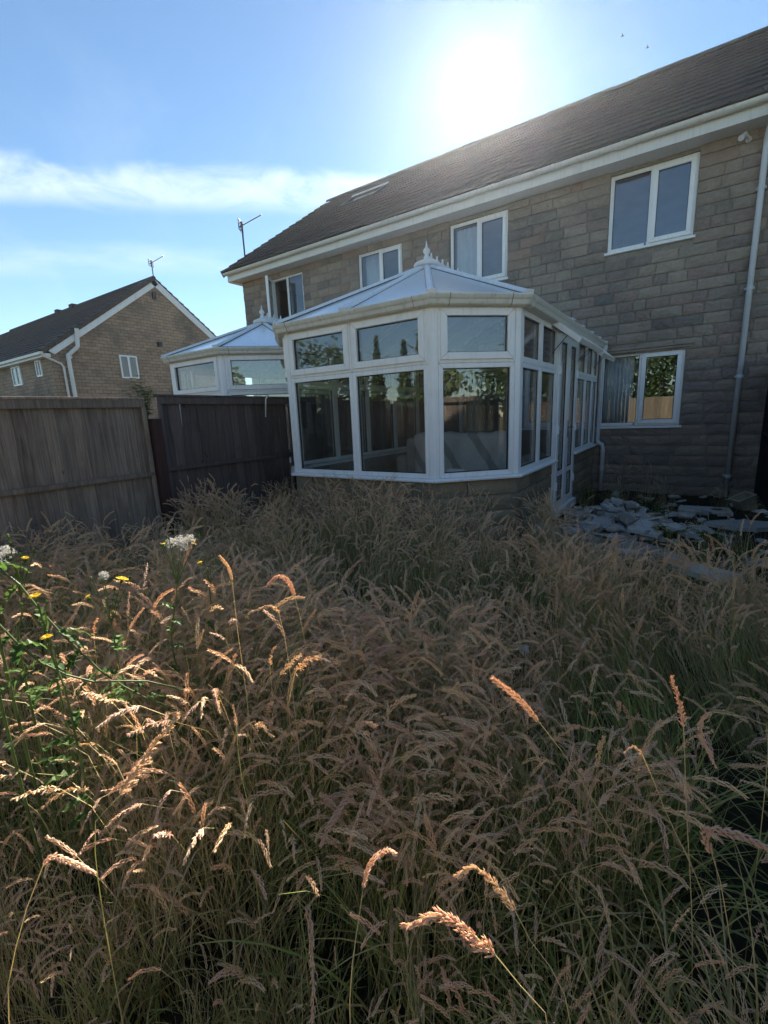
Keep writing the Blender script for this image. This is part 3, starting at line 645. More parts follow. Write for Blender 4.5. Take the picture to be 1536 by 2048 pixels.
mb = MB(); mb.hexa([roofp(-8.25, 3.17, 0.03), roofp(-7.26, 3.17, 0.03), roofp(-7.26, 3.90, 0.03), roofp(-8.25, 3.90, 0.03), roofp(-8.25, 3.17, 0.045), roofp(-7.26, 3.17, 0.045), roofp(-7.26, 3.90, 0.045), roofp(-8.25, 3.90, 0.045)]); part('pane', mb, 'house_glass', rw)

# ================================================================== conservatories
def conservatory(name, label, xl, xr, y3, c, yb, zs, zg, apex, near):
    """five-sided: left side, left corner face, front, right corner face, right side"""
    P = [(xl, yb), (xl, y3), (xl + c, y3 - c), (xr - c, y3 - c), (xr, y3), (xr, yb)]
    root = thing(name, label, 'conservatory', ((xl + xr) / 2, y3, 0))
    Fs = [Frame(P[i], P[i + 1]) for i in range(5)]
    head = zg - 0.06
    # dwarf wall with stones
    side_end = Fs[4].L
    door_u = (1.42, 2.42) if near else None
    mb = MB()
    for i, F in enumerate(Fs):
        if i == 4 and near:
            F.box(mb, 0, door_u[0] - 0.05, -0.24, -0.035, 0, zs - .035); mb3 = MB(); F.box(mb3, door_u[1] + 0.05, F.L, -0.24, -0.035, 0, zs - .035); part('dwarf_wall', mb3, 'mortar', root)
        else: F.box(mb, -0.02, F.L + 0.02, -0.24, -0.035 if near else 0.0, 0, zs - .035)
    dw = part('dwarf_wall', mb, 'mortar' if near else 'buff_stone', root)
    if near:
        for i, F in enumerate(Fs[1:], 1):
            if i == 1: st_ = course(F, 0.0, F.L, 0.02, zs - 0.035, 0.158, [], 40 + i)
            elif i == 4:
                st_ = course(F, 0.0, door_u[0] - 0.05, 0.02, zs - 0.035, 0.158, [], 44, (0.2, 0.5)) + course(F, door_u[1] + 0.05, F.L, 0.02, zs - 0.035, 0.158, [], 45, (0.2, 0.5))
            else: st_ = course(F, 0.0, F.L, 0.02, zs - 0.035, 0.158, [], 40 + i, (0.2, 0.55))
            F2 = Frame(P[i], P[i + 1]); F2.o = F2.o + F2.n * -0.022
            lay_stones(F2, st_, dw, 'buff_stone', 75 if i > 1 else 0)
    # sills
    for i, F in enumerate(Fs):
        ex = 0.03
        rng_ = [(0, F.L)] if not (i == 4 and near) else [(0, door_u[0] - 0.02), (door_u[1] + 0.03, F.L)]
        for (a, b_) in rng_:
            mb = MB(); prof = [(-0.22, zs - .034), (0.045, zs - .034), (0.05, zs - .018), (0.045, zs - 0.008), (0.0, zs), (-0.22, zs)]
            tt = math.tan(R(22.5))
            e0 = (0.05 * tt if a == 0 and i in (1, 2, 3, 4) else 0); e1 = (0.05 * tt if b_ == F.L and i in (0, 1, 2, 3) else 0)
            mb.sweep([(p_[0], p_[1]) for p_ in prof], [(F.p(a - e0 * .6, 0, 0), F.n, (0, 0, 1)), (F.p(b_ + e1 * .6, 0, 0), F.n, (0, 0, 1))]); part('sill', mb, 'white_frame', root, 0.003)
    # corner posts (bay poles)
    for i in (1, 2, 3, 4):
        p = Vector((P[i][0], P[i][1], 0)); mb = MB(); bis = (Fs[i - 1].n + Fs[i].n).normalized(); ax = Vector((bis.y, -bis.x, 0))
        hw = 0.050; pr = []
        n1, n2 = Fs[i - 1].n, Fs[i].n; u1, u2 = Fs[i - 1].u, Fs[i].u
        ring = [p - u1 * hw + n1 * 0.004, p + bis * 0.004 * 1.08, p + u2 * hw + n2 * 0.004, p + u2 * hw - n2 * 0.066, p - bis * 0.073, p - u1 * hw - n1 * 0.066]
        vs = [q + Vector((0, 0, zs + .001)) for q in ring] + [q + Vector((0, 0, head)) for q in ring]
        mb.add(vs, [tuple(range(5, -1, -1)), tuple(range(6, 12))] + [(k, (k + 1) % 6, 6 + (k + 1) % 6, 6 + k) for k in range(6)]); part('corner_post', mb, 'white_frame', root, 0.005)
    zt = zs + 1.045 if near else zs + 1.03     # transom
    # glazed faces: vents above, fixed lights below
    def face(F, us, vents=True, fixed_top=False, z_bot=zs):
        for (a, b_) in us:
            window(F, a + .001, b_ - .001, z_bot + .002, zt, 0.044, -0.068, 0.0, root)
            if fixed_top: window(F, a + .001, b_ - .001, zt + .002, head, 0.055, -0.068, 0.0, root)
            else:
                mb = MB(); F.mitred(mb, a + .001, b_ - .001, zt + .002, head, 0.032, -0.068, 0.0); part('window_frame', mb, 'white_frame', root, 0.003)
                window(F, a + 0.022, b_ - 0.022, zt + 0.03, head - 0.012, 0.062, -0.055, 0.022, root, name='vent_window')
    e = 0.051
    L2 = Fs[2].L
    if near:
        face(Fs[2], [(e, L2 / 2), (L2 / 2, L2 - e)]); face(Fs[3], [(e, Fs[3].L - e)]); face(Fs[1], [(e, Fs[1].L - e)])
        face(Fs[4], [(e, 0.70), (0.70, door_u[0] - 0.06)], fixed_top=True)
        face(Fs[4], [(door_u[1] + 0.07, 3.08), (3.08, 3.62), (3.62, Fs[4].L - 0.06)], fixed_top=True)
        n_ = 5; us = np.linspace(0.06, Fs[0].L - e, n_ + 1); face(Fs[0], list(zip(us[:-1], us[1:])), fixed_top=True)
        # door
        F = Fs[4]; mb = MB(); z0 = 0.2
        F.box(mb, door_u[0] - 0.06, door_u[0], -0.07, 0.004, z0, head); F.box(mb, door_u[1], door_u[1] + 0.07, -0.07, 0.004, z0, head)
        F.box(mb, door_u[0], door_u[1], -0.07, 0.004, head - 0.05, head); F.box(mb, door_u[0] - 0.06, door_u[1] + 0.07, -0.12, 0.06, 0.10, z0 - .002)
        dfm = part('door_frame', mb, 'white_frame', root, 0.004)
        mid = (door_u[0] + door_u[1]) / 2
        for k, (a, b_) in enumerate(((door_u[0] + .004, mid - .003), (mid + .003, door_u[1] - .004))):
            mb = MB(); F.mitred(mb, a, b_, z0 + .006, head - 0.054, 0.085, -0.05, 0.016); F.box(mb, a + 0.086, b_ - 0.086, -0.045, 0.010, 0.62, 0.68)
            dr = part('door', mb, 'white_frame', root, 0.004)
            for (za, zb) in ((z0 + .092, 0.619), (0.681, head - 0.14)):
                mb = MB(); F.box(mb, a + 0.087, b_ - 0.087, -0.024, -0.008, za, zb); part('pane', mb, 'window_glass', dr)
                mb = MB(); F.mitred(mb, a + 0.08, b_ - 0.08, za - .006, zb + .006, 0.014, -0.03, -0.002); part('gasket', mb, 'black_rubber', dr)
            for zh in (0.45, 1.15, 1.85):
                mb = MB(); uu = a + 0.01 if k == 0 else b_ - 0.03; F.box(mb, uu - 0.012, uu + 0.03, 0.012, 0.034, zh, zh + 0.10); part('hinge', mb, 'white_frame', dr, 0.003)
            if k == 1:
                mb = MB(); F.box(mb, a + 0.02, a + 0.05, 0.014, 0.026, 1.08, 1.30); F.box(mb, a + 0.025, a + 0.045, 0.026, 0.06, 1.2, 1.22); F.box(mb, a + 0.025, a + 0.15, 0.05, 0.065, 1.2, 1.22); part('handle', mb, 'grey_metal', dr, 0.003)
        # top vents propped open outward over the door and beyond
        def open_vent(a, b_, zb, zt_, ang, label):
            hinge_z = zt_; L = zt_ - zb; dn = math.sin(ang); dz = -math.cos(ang)
            mb = MB(); wd = 0.06
            def q(u, s, t_): return F.p(u, 0.012 + s * dn + t_ * (-dz) * 1.0, hinge_z + s * dz + t_ * dn)
            O = [(a, 0), (b_, 0), (b_, L), (a, L)]; I = [(a + wd, wd), (b_ - wd, wd), (b_ - wd, L - wd), (a + wd, L - wd)]
            for k in range(4):
                j = (k + 1) % 4; qq = [O[k], O[j], I[j], I[k]]
                mb.hexa([q(u, s, 0) for u, s in qq] + [q(u, s, 0.055) for u, s in qq])
            v = part('vent_window', mb, 'white_frame', root, 0.003, label=label)
            pn = MB(); pn.hexa([q(u, s, 0.02) for u, s in I] + [q(u, s, 0.036) for u, s in I]); part('pane', pn, 'window_glass', v)
            for uu in (a + 0.03, b_ - 0.03):
                st = MB(); st.bar(F.p(uu, 0.0, zb + 0.05), q(uu, L * 0.55, -0.005), 0.014, 0.006); part('stay', st, 'dark_metal', v)
        open_vent(door_u[0] - 0.35, door_u[1] + 0.02, zt + 0.11, head - 0.015, R(52), 'top vent propped wide open over the door')
        open_vent(door_u[1] + 0.10, F.L - 0.45, zt + 0.11, head - 0.015, R(48), 'top vent propped open beside the house wall')
    else:
        face(Fs[2], [(e, L2 - e)]); face(Fs[3], [(e, Fs[3].L - e)]); face(Fs[1], [(e, Fs[1].L - e)])
        for F in (Fs[0], Fs[4]):
            us = np.linspace(0.08, F.L - 0.08, 5); face(F, list(zip(us[:-1], us[1:])), fixed_top=True)
    # eaves beam, gutter swept round with a moulded (ogee) profile
    ring_path = [(Vector((p_[0], p_[1], 0))) for p_ in P]
    frames = []
    for i, p_ in enumerate(ring_path):
        if i == 0: nrm = Fs[0].n; k = 1
        elif i == 5: nrm = Fs[4].n; k = 1
        else:
            nrm = (Fs[i - 1].n + Fs[i].n).normalized(); k = 1 / nrm.dot(Fs[i].n)
        frames.append((p_, nrm * k, Vector((0, 0, 1))))
    mb = MB(); mb.sweep([(-0.075, head), (0.018, head), (0.018, head + 0.055), (-0.075, head + 0.055)], frames); part('eaves_beam', mb, 'white_frame', root, 0.003)
    gz0 = head + 0.012
    og = [(0.022, gz0), (0.075, gz0), (0.098, gz0 + 0.012), (0.108, gz0 + 0.036), (0.112, gz0 + 0.05), (0.128, gz0 + 0.066), (0.142, gz0 + 0.094), (0.142, gz0 + 0.108), (0.132, gz0 + 0.112), (0.128, gz0 + 0.10), (0.108, gz0 + 0.07), (0.09, gz0 + 0.02), (0.03, gz0 + 0.012), (0.03, gz0 + 0.108), (0.022, gz0 + 0.108)]
    og = [(x_ * .80 + .004, gz0 - .012 + (z_ - gz0) * .84) for x_, z_ in og]
    mb = MB(); mb.sweep(og, frames); gt = part('gutter', mb, 'white_gutter', root)
    for i in (1, 2, 3, 4):     # joint collars at the corners, with black seals
        for sgn, F in ((-1, Fs[i - 1]), (1, Fs[i])):
            a = (F.L - 0.13) if sgn < 0 else 0.09
            mb = MB(); og2 = [(x_ + (0.004 if x_ > 0.05 else 0), z_ - (0.004 if z_ < gz0 + .0 else 0)) for x_, z_ in og]
            mb.sweep(og2, [(F.p(a, 0, 0), F.n, (0, 0, 1)), (F.p(a + 0.04, 0, 0), F.n, (0, 0, 1))]); part('joint_collar', mb, 'white_gutter', gt)
            mb = MB(); aa = a - 0.006 if sgn < 0 else a + 0.041; mb.sweep([(x_ * 1.01 if x_ > .05 else x_, z_ - (0.002 if z_ < gz0 + .0 else 0)) for x_, z_ in og], [(F.p(aa, 0, 0), F.n, (0, 0, 1)), (F.p(aa + 0.005, 0, 0), F.n, (0, 0, 1))]); part('seal', mb, 'black_rubber', gt)
    # roof: bars from the apex and along the ridge, milky sheets between
    A = Vector(apex); B = Vector((apex[0], yb, apex[2])); ze = gz0 + 0.068
    def ev(i, f=0.0):   # point on the eaves, slightly over the gutter
        F = Fs[i]; return F.p(F.L * f, 0.045, ze)
    def corner(i):
        p_, nrm, _ = frames[i]; return p_ + nrm * 0.045 + Vector((0, 0, ze))
    spokes = [(corner(1), A), (corner(2), A), (corner(3), A), (corner(4), A)]
    if near: spokes.insert(2, (ev(2, 0.5), A))
    sheets = [(corner(1), corner(2), A, A)]
    if near: sheets += [(corner(2), ev(2, 0.5), A, A), (ev(2, 0.5), corner(3), A, A)]
    else: sheets += [(corner(2), corner(3), A, A)]
    sheets += [(corner(3), corner(4), A, A)]
    ys_ = np.linspace(apex[1], yb, 6); y0s = np.linspace(y3, yb, 6)
    bars2 = []
    for sx_ in (xl - 0.045, xr + 0.045):
        for k in range(5):
            y_a, y_b = ys_[k], ys_[k + 1]
            e0 = Vector((sx_, max(y_a, y3) if k else y3, ze)); e1 = Vector((sx_, y_b, ze)); t0 = Vector((A.x, y_a, A.z)); t1 = Vector((A.x, y_b, A.z))
            if k == 0: sheets.append((e0, e1, t0, t1))
            else: sheets.append((Vector((sx_, y_a, ze)), e1, t0, t1))
            bars2.append((e1, t1))
    for (e0, e1, t0, t1) in sheets:
        nrm = (e1 - e0).cross(t0 - e0); nrm.normalize()
        if nrm.z < 0: nrm = -nrm
        mb = MB()
        if (t0 - t1).length < 1e-6: mb.add([e0, e1, t0, e0 + nrm * .024, e1 + nrm * .024, t0 + nrm * .024], [(0, 2, 1), (3, 4, 5), (0, 1, 4, 3), (1, 2, 5, 4), (2, 0, 3, 5)])
        else: mb.hexa([e0, e1, t1, t0, e0 + nrm * .024, e1 + nrm * .024, t1 + nrm * .024, t0 + nrm * .024])
        part('roof_sheet', mb, 'opal_sheet', root)
        mb = MB(); dr = (e1 - e0).normalized(); mb.bar(e0 + dr * .02 + nrm * .012, e1 - dr * .02 + nrm * .012, 0.012, 0.034, up=nrm); part('sheet_edge', mb, 'dark_metal', root)
    for (e0, t0) in spokes + bars2:
        dr = (t0 - e0).normalized(); upv = Vector((0, 0, 1)); mb = MB(); st0 = e0 - dr * 0.035
        sd = dr.cross(upv).normalized(); nr = sd.cross(dr)
        prof = [(-0.034, 0.026), (0.034, 0.026), (0.034, 0.034), (0.02, 0.052), (0.008, 0.06), (-0.008, 0.06), (-0.02, 0.052), (-0.034, 0.034)]
        mb.sweep(prof, [(st0, sd, nr), (t0 - dr * 0.08, sd, nr)]); gb = part('glazing_bar', mb, 'white_cap', root)
        mb = MB(); mb.sweep([(-0.038, 0.020), (0.038, 0.020), (0.038, 0.027), (-0.038, 0.027)], [(st0 + dr * .03, sd, nr), (t0 - dr * 0.1, sd, nr)]); part('bar_gasket', mb, 'black_rubber', gb)
        mb = MB(); mb.sweep([(-0.042, -0.03), (0.042, -0.03), (0.042, 0.064), (-0.042, 0.064)], [(st0 - dr * 0.012, sd, nr), (st0 + dr * 0.012, sd, nr)]); part('end_cap', mb, 'white_cap', gb, 0.005)
        mb = MB(); mb.sweep([(-0.025, -0.06), (0.025, -0.06), (0.025, -0.003), (-0.025, -0.003)], [(e0, sd, nr), (t0 - dr * .08, sd, nr)]); part('rafter', mb, 'white_frame', gb)
    # ridge, crown, finial, cresting
    mb = MB(); prof = [(-0.09, 0.03), (0.09, 0.03), (0.085, 0.055), (0.04, 0.085), (-0.04, 0.085), (-0.085, 0.055)]
    mb.sweep(prof, [(A, (1, 0, 0), (0, 0, 1)), (B, (1, 0, 0), (0, 0, 1))]); part('ridge', mb, 'white_cap', root, 0.004)
    mb = MB(); mb.lathe(A + Vector((0, 0, 0.015)), [(0.155, 0), (0.165, 0.02), (0.15, 0.045), (0.09, 0.07), (0.05, 0.085)], 20); part('crown', mb, 'white_cap', root, smooth=False)
    fb = A + Vector((0, 0, 0.09))
    mb = MB(); mb.lathe(fb, [(0.038, 0), (0.038, 0.04), (0.025, 0.052), (0.023, 0.07), (0.04, 0.09), (0.045, 0.11), (0.037, 0.13), (0.018, 0.147), (0.013, 0.165), (0.009, 0.195), (0.003, 0.225)], 14); part('finial', mb, 'white_cap', root, smooth=True)
    for k, yy in enumerate(np.arange(apex[1] + 0.12, yb - 0.1, 0.155)):
        mb = MB(); c_ = Vector((apex[0], yy, apex[2] + 0.083)); th = 0.009
        def leaf(pts): mb.add([(c_.x - th, c_.y + a, c_.z + b_) for a, b_ in pts] + [(c_.x + th, c_.y + a, c_.z + b_) for a, b_ in pts], [tuple(range(len(pts))), tuple(reversed(range(len(pts), 2 * len(pts))))] + [(q, (q + 1) % len(pts), len(pts) + (q + 1) % len(pts), len(pts) + q) for q in range(len(pts))])
        leaf([(-0.07, 0), (0.07, 0), (0.07, 0.018), (-0.07, 0.018)]); leaf([(-0.012, 0.018), (0.012, 0.018), (0.02, 0.06), (0.0, 0.125), (-0.02, 0.06)]); leaf([(0.02, 0.018), (0.06, 0.03), (0.065, 0.06), (0.045, 0.07)]); leaf([(-0.02, 0.018), (-0.045, 0.07), (-0.065, 0.06), (-0.06, 0.03)])
        part('cresting', mb, 'white_cap', root)
    # floor and inner sill
    ctr = [(p_[0] * 0.985 + 0.015 * (xl + xr) / 2, p_[1] if i in (0, 5) else p_[1] + 0.03) for i, p_ in enumerate(P)]
    mb = MB(); vs = [(x_, y_ - (0.02 if i in (0, 5) else 0), 0.0) for i, (x_, y_) in enumerate(ctr)] + [(x_, y_ - (0.02 if i in (0, 5) else 0), 0.195) for i, (x_, y_) in enumerate(ctr)]
    mb.add(vs, [tuple(range(5, -1, -1)), tuple(range(6, 12))] + [(k, (k + 1) % 6, 6 + (k + 1) % 6, 6 + k) for k in range(6)]); part('floor', mb, 'room_floor', root)
    return root, Fs, frames
XL, XR, Y3, CC = -4.428, -1.401, 4.375, 0.598
cons, CFs, cfr = conservatory('conservatory', 'white framed conservatory with finial and low stone wall, in the middle of the garden', XL, XR, Y3, CC, D - 0.02, 0.85, 2.43, (-2.915, 5.40, 3.215), True)
# rainwater pipe of the conservatory at the house wall
mb = MB(); px0, py0 = XR + 0.10, D - 0.13
mb.tube([(XR + 0.10, py0, 2.42), (XR + 0.085, py0, 2.30), (XR + 0.055, py0, 2.2), (XR + 0.055, py0, 0.93), (XR + 0.07, py0, 0.87), (XR + 0.13, py0, 0.84), (XR + 0.145, py0, 0.78), (XR + 0.145, py0, 0.06)], 0.034, 14)
rp = part('downpipe', mb, 'grey_pipe', cons, smooth=True)
for z in (0.70, 0.42): mb = MB(); mb.tube([(XR + 0.145, py0, z), (XR + 0.145, py0, z + 0.06)], 0.039, 14); part('pipe_clip', mb, 'grey_pipe', rp)
for z in (1.75, 1.05): mb = MB(); mb.tube([(XR + 0.055, py0, z), (XR + 0.055, py0, z + 0.05)], 0.039, 14); part('pipe_clip', mb, 'grey_pipe', rp)
neigh, NFs, nfr = conservatory('conservatory', 'smaller white conservatory half hidden behind the dark fence, on the left', -7.66, -4.91, 5.05, 0.75, D - 0.02, 0.85, 2.45, (-6.285, 5.72, 3.07), False)
neigh['group'] = cons['group'] = 'white conservatories along the house'

# inside the near conservatory
FIN = 0.195
sofa = thing('sofa', 'brown fabric sofa behind the conservatory glass, back to the garden', 'sofa', (-2.75, 6.1, FIN))
def soft_box(x0, x1, y0, y1, z0, z1, r, name, m, parent):
    mb = MB(); mb.box(x0, x1, y0, y1, z0, z1); return part(name, mb, m, parent, r)
soft_box(-3.55, -1.95, 5.95, 6.80, FIN + 0.06, FIN + 0.42, 0.05, 'base', 'sofa_cloth', sofa)
soft_box(-3.55, -1.95, 5.78, 6.02, FIN + 0.10, FIN + 0.93, 0.07, 'backrest', 'sofa_cloth', sofa)
for x in (-3.74, -1.95): soft_box(x, x + 0.19, 5.80, 6.80, FIN + 0.06, FIN + 0.66, 0.06, 'armrest', 'sofa_cloth', sofa)
for x in (-3.52, -2.74): soft_box(x, x + 0.76, 6.03, 6.75, FIN + 0.42, FIN + 0.57, 0.05, 'cushion', 'sofa_cloth', sofa)
for x in (-3.6, -1.95):
    for y in (5.9, 6.7): mb = MB(); mb.tube([(x, y, FIN), (x, y, FIN + 0.07)], 0.03, 8); part('leg', mb, 'dark_metal', sofa)
mb = MB(); nu, nv = 30, 26; vs = []
for j in range(nv + 1):
    f = j / nv
    for i in range(nu + 1):
        x = -3.35 + 1.38 * i / nu
        s = f * 1.35
        wob = 0.022 * math.sin(x * 11 + s * 5) + 0.015 * math.sin(x * 23 - s * 9)
        if s < 0.62: y, z = 5.755 - 0.02 + wob - 0.03 * (0.62 - s), FIN + 0.33 + s + 0.12 * math.sin(x * 3.1) * (0.62 - s)
        elif s < 0.92: y, z = 5.735 + (s - 0.62) * 1.05, FIN + 0.955 + 0.012 * math.sin(x * 17) + 0.03 * math.sin((s - .62) / .3 * math.pi)
        else: y, z = 6.05 + wob * .6, FIN + 0.95 - (s - 0.92)
        vs.append((x, y, z))
mb.add(vs, [(j * (nu + 1) + i, j * (nu + 1) + i + 1, (j + 1) * (nu + 1) + i + 1, (j + 1) * (nu + 1) + i) for j in range(nv) for i in range(nu)])
th_ = single('throw_blanket', mb, 'throw_cloth', 'pale striped blanket thrown over the back of the sofa', 'blanket', (-2.7, 5.78, 1.1), smooth=True); sd = th_.modifiers.new('thick', 'SOLIDIFY'); sd.thickness = 0.012
tray = thing('tray', 'small white plastic tray on the inner sill of the front corner window', 'tray', (-1.93, 4.08, 0.85))
mb = MB(); mb.box(-2.02, -1.86, 4.07, 4.15, 0.862, 0.868); part('base', mb, 'white_frame', tray)
mb = MB(); mb.box(-2.02, -2.012, 4.07, 4.15, 0.868, 0.905); mb.box(-1.868, -1.86, 4.07, 4.15, 0.868, 0.905); mb.box(-2.012, -1.868, 4.07, 4.078, 0.868, 0.905); mb.box(-2.012, -1.868, 4.142, 4.15, 0.868, 0.905); part('rim', mb, 'white_frame', tray)
mb = MB(); mb.box(-2.0, -1.88, 4.085, 4.135, 0.851, 0.861); part('foot', mb, 'grey_pipe', tray)
# patio doors between house and conservatory, picture in the room beyond
mb = MB(); FH.mitred(mb, hu(-3.95) + .004, hu(-1.95) - .004, 0.205, 2.277, 0.06, -0.14, -0.04)
FH.box(mb, hu(-2.98), hu(-2.92), -0.13, -0.045, 0.27, 2.21); pd = part('patio_door', mb, 'white_frame', house, 0.004)
mb = MB(); FH.box(mb, hu(-3.885), hu(-2.985), -0.10, -0.085, 0.27, 2.21); part('pane', mb, 'window_glass', pd)
for xa in (-2.30, -3.93):
    mb = MB(); vs = []
    for z in (0.25, 2.26):
        for k in range(31):
            f = k / 30; vs.append((xa + 0.33 * f, D + 0.34 + 0.03 * math.sin(f * 34), z))
    mb.add(vs, [(k, k + 1, 32 + k, 31 + k) for k in range(30)]); o = part('curtain', mb, 'curtain_cloth', house, smooth=True); sd = o.modifiers.new('thick', 'SOLIDIFY'); sd.thickness = 0.004
for (a, b_, c, d_, lb) in ((-4.1, -3.0, 1.55, 2.1, 'wide wooden framed picture seen through the patio door, left of the other'), (-2.75, -2.0, 1.62, 2.08, 'narrower wooden framed picture seen through the patio door')):
    pc = thing('picture', lb, 'picture', ((a + b_) / 2, D + 3.99, c), 'pictures in the room behind')
    FP = Frame((a, D + 3.99), (b_, D + 3.99)); mb = MB(); FP.mitred(mb, 0, FP.L, c, d_, 0.05, 0.0, 0.03); part('frame', mb, 'wood_picture', pc)
    mb = MB(); FP.box(mb, 0.05, FP.L - 0.05, 0.002, 0.012, c + .05, d_ - .05); part('print', mb, 'picture_print', pc)

# ================================================================== fences
FX = -4.55
fence = thing('garden_fence', 'weathered close boarded timber fence between the garden and the neighbour on the left', 'fence', (FX, 2.5, 0))
def board_mesh(i, H, W):
    rs = random.Random(i); mb = MB(); n = 7; vs = []
    for k in range(n + 1):
        z = H * k / n; wob = rs.uniform(-.006, .006) + 0.006 * math.sin(k * .9 + i); cup = rs.uniform(-.003, .003)
        for (x_, y_) in ((0.010 + cup, -W / 2 + wob), (0.021 + cup, -W / 2 + wob), (0.011, W / 2 + wob * .6), (0.004, W / 2 + wob * .6)):
            vs.append((x_, y_, z + (rs.uniform(-.006, .006) if k == n else 0)))
    fs = []
    for k in range(n):
        for q in range(4): fs.append((k * 4 + q, k * 4 + (q + 1) % 4, (k + 1) * 4 + (q + 1) % 4, (k + 1) * 4 + q))
    fs.append((0, 1, 2, 3)); fs.append((n * 4 + 3, n * 4 + 2, n * 4 + 1, n * 4))
    me = bpy.data.meshes.new('board'); me.from_pydata(vs, [], fs); bm = bmesh.new(); bm.from_mesh(me); bmesh.ops.recalc_face_normals(bm, faces=bm.faces); bm.to_mesh(me); bm.free(); return me
def panel(root, x, y0, y1, top, wood, side=1, low=0.1, pitch_=0.108, rails=(0.97,)):
    wl = wloc(root); H = top - low - 0.03; before = set(root.children)
    ms = [board_mesh(i + int(abs(y0) * 10), H, pitch_ + 0.026) for i in range(6)]
    for me in ms: me.materials.append(MATS[wood])
    y = y0 + 0.045 + pitch_ / 2; k = 0
    while y < y1 - 0.03:
        o = bpy.data.objects.new('board', ms[random.randrange(6)]); COL.objects.link(o); o.parent = root
        o.location = Vector((x - 0.02 * side + random.uniform(-.003, .003), y, low + random.uniform(-.01, .005))) - wl; o.rotation_euler = (random.gauss(0, .006), 0, 0 if side > 0 else math.pi)
        y += pitch_ + random.uniform(-.006, .006)
    mb = MB(); mb.box(min(x + .012 * side, x + 0.034 * side), max(x + .012 * side, x + 0.034 * side), y0 + 0.005, y1 - 0.005, top - 0.085, top - 0.012); part('top_rail', mb, wood, root, 0.004)
    mb = MB(); mb.box(x - 0.035, x + 0.04, y0, y1, top - 0.012, top + 0.012); part('cap_rail', mb, wood, root, 0.004)
    for z in rails:
        mb = MB(); xa, xb = x + .010 * side, x + 0.040 * side; n_ = 5
        mb.box(min(xa, xb), max(xa, xb), y0 + 0.006, y1 - 0.006, z - 0.022, z + 0.022); part('rail', mb, wood, root, 0.004)
    for ya in (y0, y1 - 0.042):
        mb = MB(); xa, xb = x + .008 * side, x + 0.037 * side; mb.box(min(xa, xb), max(xa, xb), ya, ya + 0.042, low, top - 0.086); part('stile', mb, wood, root, 0.004)
    rp_ = random.Random(int(y0 * 100)); sh = Matrix.Rotation(rp_.uniform(-.006, .006), 4, 'X'); piv = Vector((x, (y0 + y1) / 2, 0)) - wl
    for o in root.children:
        if o not in before and o.name.split('.')[0] != 'board': o.matrix_local = Matrix.Translation(piv) @ sh @ Matrix.Translation(-piv) @ o.matrix_local
panel(fence, FX, -3.10, -1.27, 1.70, 'weathered_wood'); panel(fence, FX, -1.20, 0.62, 1.70, 'weathered_wood'); panel(fence, FX, 0.70, 2.50, 1.712, 'weathered_wood'); panel(fence, FX, 2.62, 4.46, 1.745, 'dark_wood', rails=(1.0,)); panel(fence, FX, 4.56, 6.40, 1.75, 'dark_wood'); panel(fence, FX, 6.50, 8.42, 1.75, 'dark_wood')
for (y, top, wd) in ((-3.18, 1.66, 'dark_wood'), (-1.235, 1.66, 'dark_wood'), (0.66, 1.66, 'dark_wood'), (2.56, 1.52, 'red_brown_wood'), (4.51, 1.7, 'dark_wood'), (6.45, 1.7, 'dark_wood')):
    mb = MB(); h = 0.048 if y == 2.56 else 0.03; xo = 0.03 if y == 2.56 else 0.0
    mb.box(FX - 0.05 + xo, FX + 0.055 + xo, y - h, y + h, 0, top); part('post', mb, wd, fence, 0.006, label='short red brown post' if wd == 'red_brown_wood' else None)
fr_ = thing('garden_fence', 'nearly black timber fence standing at the house wall, right edge of the picture', 'fence', (1.02, 8.0, 0))
panel(fr_, 0.84, 6.7, 8.44, 2.02, 'black_wood', side=-1, rails=(1.0,)); panel(fr_, 0.84, 4.8, 6.6, 2.0, 'black_wood', side=-1)
for y in (6.65, 8.46 - 0.05): mb = MB(); mb.box(0.79, 0.89, y - 0.045 + (0.0 if y < 8 else .03), y + 0.045, 0, 1.98); part('post', mb, 'black_wood', fr_, 0.005)
panel(fr_, 2.45, 2.9, 4.7, 1.75, 'weathered_wood', side=-1); panel(fr_, 2.45, 1.0, 2.8, 1.75, 'weathered_wood', side=-1); panel(fr_, 2.45, -0.9, 0.9, 1.75, 'weathered_wood', side=-1); panel(fr_, 2.45, -2.8, -1.0, 1.75, 'weathered_wood', side=-1)  # unseen weathered panels, added so the corner glass mirrors fence instead of bright ground
mb = MB(); mb.box(0.88, 2.45, 4.72, 4.76, 0, 1.8); part('return_panel', mb, 'weathered_wood', fr_)
fb_ = thing('garden_fence', 'pale sunlit timber fence mirrored in the house windows, below the tall trees', 'fence', (-3, -8.0, 0))
mb = MB()
wl = wloc(fb_); bms = [board_mesh(900 + i, 1.75, 0.15) for i in range(4)]
for me in bms: me.materials.append(MATS['sunny_wood'])
for k in range(110):
    o = bpy.data.objects.new('board', random.choice(bms)); COL.objects.link(o); o.parent = fb_; o.location = Vector((-11 + k * 0.135, -7.0, 0.05)) - wl; o.rotation_euler = (0, 0, math.pi / 2)
for z in (0.4, 1.5): mb = MB(); mb.box(-11, 4.3, -7.045, -7.02, z, z + 0.08); part('rail', mb, 'sunny_wood', fb_)

# thin pale cane against the fence by the conservatory
mb = MB(); mb.tube([(FX + 0.115, 4.02, 1.77), (FX + 0.085, 4.0, 1.72), (FX + 0.075, 3.98, 1.5)], [0.009, 0.009, 0.007], 8)
single('garden_cane', mb, 'white_gutter', 'thin pale cane hooked over the fence beside the near conservatory', 'cane', (FX + 0.08, 4.0, 1.5))

